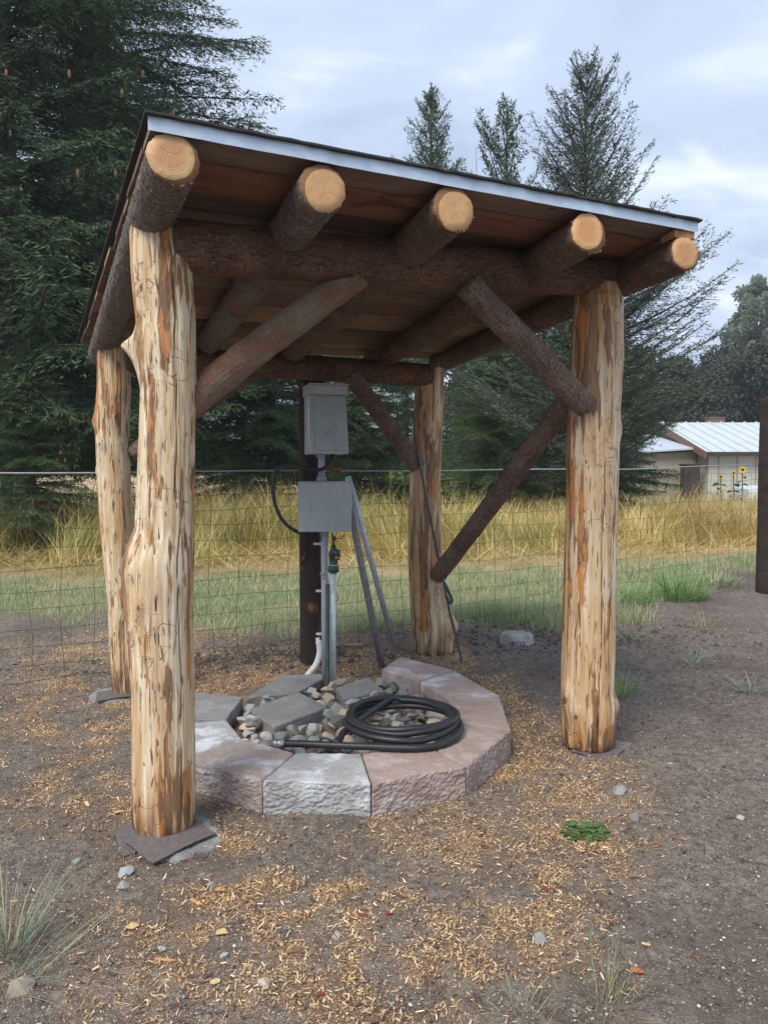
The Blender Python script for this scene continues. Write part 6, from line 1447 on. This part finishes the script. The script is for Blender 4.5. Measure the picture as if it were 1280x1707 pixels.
for a in [(199, 1357, 0.050, 0.028, 0.6, m_chip, 'yellow wood chip left of the front left post'), (146, 1346, 0.055, 0.014, -0.9, m_chip, 'thin pale splinter left of the front left post'), (222, 1549, 0.042, 0.026, 1.0, m_chip, 'square cream wood chip in the left foreground'), (369, 1562, 0.040, 0.026, 0.3, m_chip, 'rounded yellow wood chip in the middle left foreground'),
          (368, 1485, 0.032, 0.022, 0.2, m_chipo, 'orange rimmed wood chip near the blue grey stone'), (275, 1610, 0.075, 0.012, 0.0, m_chipo, 'long flat orange splinter in the left foreground'), (327, 1508, 0.055, 0.014, -0.5, m_chipo, 'curled orange bark sliver in the left foreground'), (360, 1648, 0.030, 0.018, 0.5, m_chip, 'small pale chip near the bottom, left of the cream stone'),
          (509, 1384, 0.028, 0.012, 1.3, m_chip, 'upright pale chip in front of the pale block'), (914, 1487, 0.045, 0.014, 0.1, m_redb, 'reddish bark sliver in the right foreground'), (919, 1538, 0.022, 0.016, 0.2, m_chip, 'lone yellow chip below the reddish sliver'), (1076, 1580, 0.026, 0.010, -0.3, m_chip, 'cream chip on the bare ground at right'), (1094, 1412, 0.034, 0.010, 0.1, m_redb, 'small red bark chip right of the green weed'),
          (648, 1533, 0.032, 0.010, 0.4, m_redb, 'dark red bark chip in the middle foreground'), (605, 1536, 0.034, 0.014, 0.0, m_redb, 'red bark chip beside the dark slate stone'), (586, 1545, 0.018, 0.014, 0.0, m_redb, 'tiny red bark chip left of the pebbles'), (535, 1668, 0.028, 0.014, 0.3, m_redb, 'maroon bark chip near the bottom edge'), (848, 1280, 0.022, 0.014, 0.7, m_chip, 'pale chip leaning at the ring right of the pink block'), (652, 1532, 0.012, 0.010, 0.2, m_chip, 'tiny cream chip beside the dark red one'), (740, 1480, 0.03, 0.01, 0.9, m_chipo, 'orange sliver in the middle of the shavings')]:
    chip(*a)
chip(1060, 1628, 0.040, 0.022, 0.1, m_leaf, 'bright orange dry leaf right of the lower grass tuft', 0.0015, 0.15, 'dry_leaf', 'leaf')
chip(590, 1097, 0.17, 0.06, 0.5, plain('torn_bark_piece', (0.36, 0.25, 0.17), 0.9, var=0.3), 'torn pale bark piece on the shavings left of the leaning pipes', 0.02, 0.05, 'bark_piece', 'bark')

# weeds and tufts
def tuft(px, py, *a, **k):
    x, y = at_px(px, py); return clump('grass_clump', x, y, *a, **k)
tuft(12, 1590, 120, (0.12, 0.34), (0.15, 0.9), 0.0040, m_blue, 'blue green grass clump with long arching blades at the lower left edge', spread=0.06, seg=7, bend=(0.2, 1.2))
tuft(20, 1640, 26, (0.22, 0.42), (0.7, 1.3), 0.0035, m_blue, 'long flat grass blades sprawling right from the lower left clump', spread=0.05, bias=0.25, seg=7, bend=(0.1, 0.6))
tuft(1010, 1665, 55, (0.06, 0.20), (0.05, 0.6), 0.003, m_blue, 'thin upright grass tuft in the lower right foreground', spread=0.07, seg=6, bend=(0.1, 0.9))
tuft(1000, 1680, 70, (0.04, 0.12), (0.3, 1.2), 0.0024, m_straw, 'dry straw tuft around the lower right grass', 'dry grass', spread=0.10, seg=5)
tuft(870, 1690, 40, (0.05, 0.13), (0.2, 1.1), 0.0030, m_blue, 'small grass tuft at the bottom edge, left of the taller one', spread=0.06, seg=5)
tuft(480, 1660, 8, (0.05, 0.12), (0.1, 0.9), 0.0024, m_blue, 'few thin green blades near the cream stone', spread=0.03, seg=5)
tuft(1130, 1008, 420, (0.18, 0.42), (0.1, 0.9), 0.008, m_lush, 'bushy bright green grass clump at the dirt edge right of the front right post', spread=0.22, seg=5)
tuft(1045, 1018, 260, (0.12, 0.30), (0.1, 0.9), 0.008, m_lush, 'lower green grass clump just right of the front right post', spread=0.20, seg=5)
tuft(1190, 985, 240, (0.12, 0.26), (0.1, 0.9), 0.008, m_lawn, 'pale green grass clump right of the bushy one', spread=0.25, seg=5)
tuft(880, 1050, 150, (0.08, 0.18), (0.1, 1.0), 0.006, m_lush, 'green grass clump on the dirt edge left of the front right post', spread=0.18, seg=5)
tuft(812, 1045, 120, (0.08, 0.18), (0.1, 1.0), 0.006, m_lush, 'green grass clump between the two right posts', spread=0.16, seg=5)
tuft(1050, 1080, 60, (0.08, 0.22), (0.5, 1.2), 0.005, m_blue, 'sparse blue green grass tuft on the dirt right of the front right post', spread=0.08, seg=6)
tuft(1160, 1118, 55, (0.08, 0.22), (0.5, 1.3), 0.005, m_blue, 'flattened grass tuft on the dirt at right, middle of three', spread=0.07, seg=6)
tuft(1250, 1155, 60, (0.10, 0.26), (0.6, 1.3), 0.005, m_blue, 'flattened grass tuft on the dirt at the right edge', spread=0.07, seg=6)
tuft(1170, 1060, 36, (0.10, 0.26), (0.2, 0.8), 0.004, m_straw, 'thin dry seed stalks on the dirt at right', 'dry grass', spread=0.07, seg=6)
tuft(1032, 1160, 70, (0.08, 0.22), (0.1, 0.8), 0.005, m_lush, 'green grass tuft at the right foot of the front right post', spread=0.07, seg=6)
tuft(360, 1060, 90, (0.08, 0.22), (0.1, 0.7), 0.005, m_lawn, 'upright grass tuft left behind the ring near the dark post', spread=0.18, seg=5)
tuft(475, 1075, 70, (0.08, 0.28), (0.1, 0.6), 0.005, m_lawn, 'grass growing left of the dark post foot', spread=0.14, seg=5)
tuft(620, 1060, 90, (0.10, 0.30), (0.1, 0.6), 0.005, m_lawn, 'grass growing behind the leaning pipes', spread=0.16, seg=5)
tuft(100, 1110, 60, (0.06, 0.20), (0.2, 0.9), 0.004, m_straw, 'dry weeds under the fence at left', 'dry grass', spread=0.2, seg=5)
tuft(10, 1090, 50, (0.06, 0.20), (0.2, 0.9), 0.004, m_straw, 'dry weeds under the fence at the left edge', 'dry grass', spread=0.2, seg=5)
# small leafy weed
x, y = at_px(975, 1388); B = []; D = []; m_weed = blademat('weed_leaf', [(0, (0.05, 0.12, 0.03)), (1, (0.12, 0.22, 0.06))], 0.5, 0.2)
weed = thing('weed', (x, y, gz_at(x, y)), 'small round leafy green weed on the shavings right of the ring', 'weed')
mb = MB()
for i in range(85):
    a = random.uniform(0, 6.28); r = 0.085 * math.sqrt(random.random()); z = 0.008 + 0.028 * random.random() * (1 - r / 0.12); l = random.uniform(0.010, 0.017); b_ = random.uniform(0, 6.28)
    c = np.array([r * math.cos(a) * 1.1, r * math.sin(a), z]); d = np.array([math.cos(b_), math.sin(b_), random.uniform(-0.2, 0.5)]); s_ = np.array([-math.sin(b_), math.cos(b_), random.uniform(-0.3, 0.3)])
    mb.add([c - d * l, c - d * l * .3 + s_ * l * .7, c + d * l * .6 + s_ * l * .6, c + d * l, c + d * l * .6 - s_ * l * .6, c - d * l * .3 - s_ * l * .7], [(0, 1, 2, 3, 4, 5)])
obj('leaves', mb.mesh('leaves', m_weed), weed, worldof(weed), kind='stuff')
mb = MB()
for i in range(14):
    a = i * 0.45; mb.tube([(0, 0, 0.002), (0.04 * math.cos(a), 0.04 * math.sin(a), 0.014), (0.08 * math.cos(a), 0.08 * math.sin(a), 0.012)], 0.0012, 4)
obj('stems', mb.mesh('stems', m_weed), weed, worldof(weed))

# ------------------------------------------------------------------ light morning haze, one closed box round everything
hz_m = bpy.data.materials.new('haze'); hz_m.use_nodes = True; hn = hz_m.node_tree; hn.nodes.clear()
ho = hn.nodes.new('ShaderNodeOutputMaterial'); hv = hn.nodes.new('ShaderNodeVolumePrincipled')
hv.inputs['Color'].default_value = (0.80, 0.88, 1.0, 1); hv.inputs['Density'].default_value = 0.0009; hv.inputs['Anisotropy'].default_value = 0.0
hn.links.new(hv.outputs[0], ho.inputs['Volume'])
mb = MB(); mb.box((0, 0, 15), (3600, 3600, 34)); obj('haze', mb.mesh('haze', hz_m), label='thin pale haze in the air over the field', cat='haze', kind='stuff')
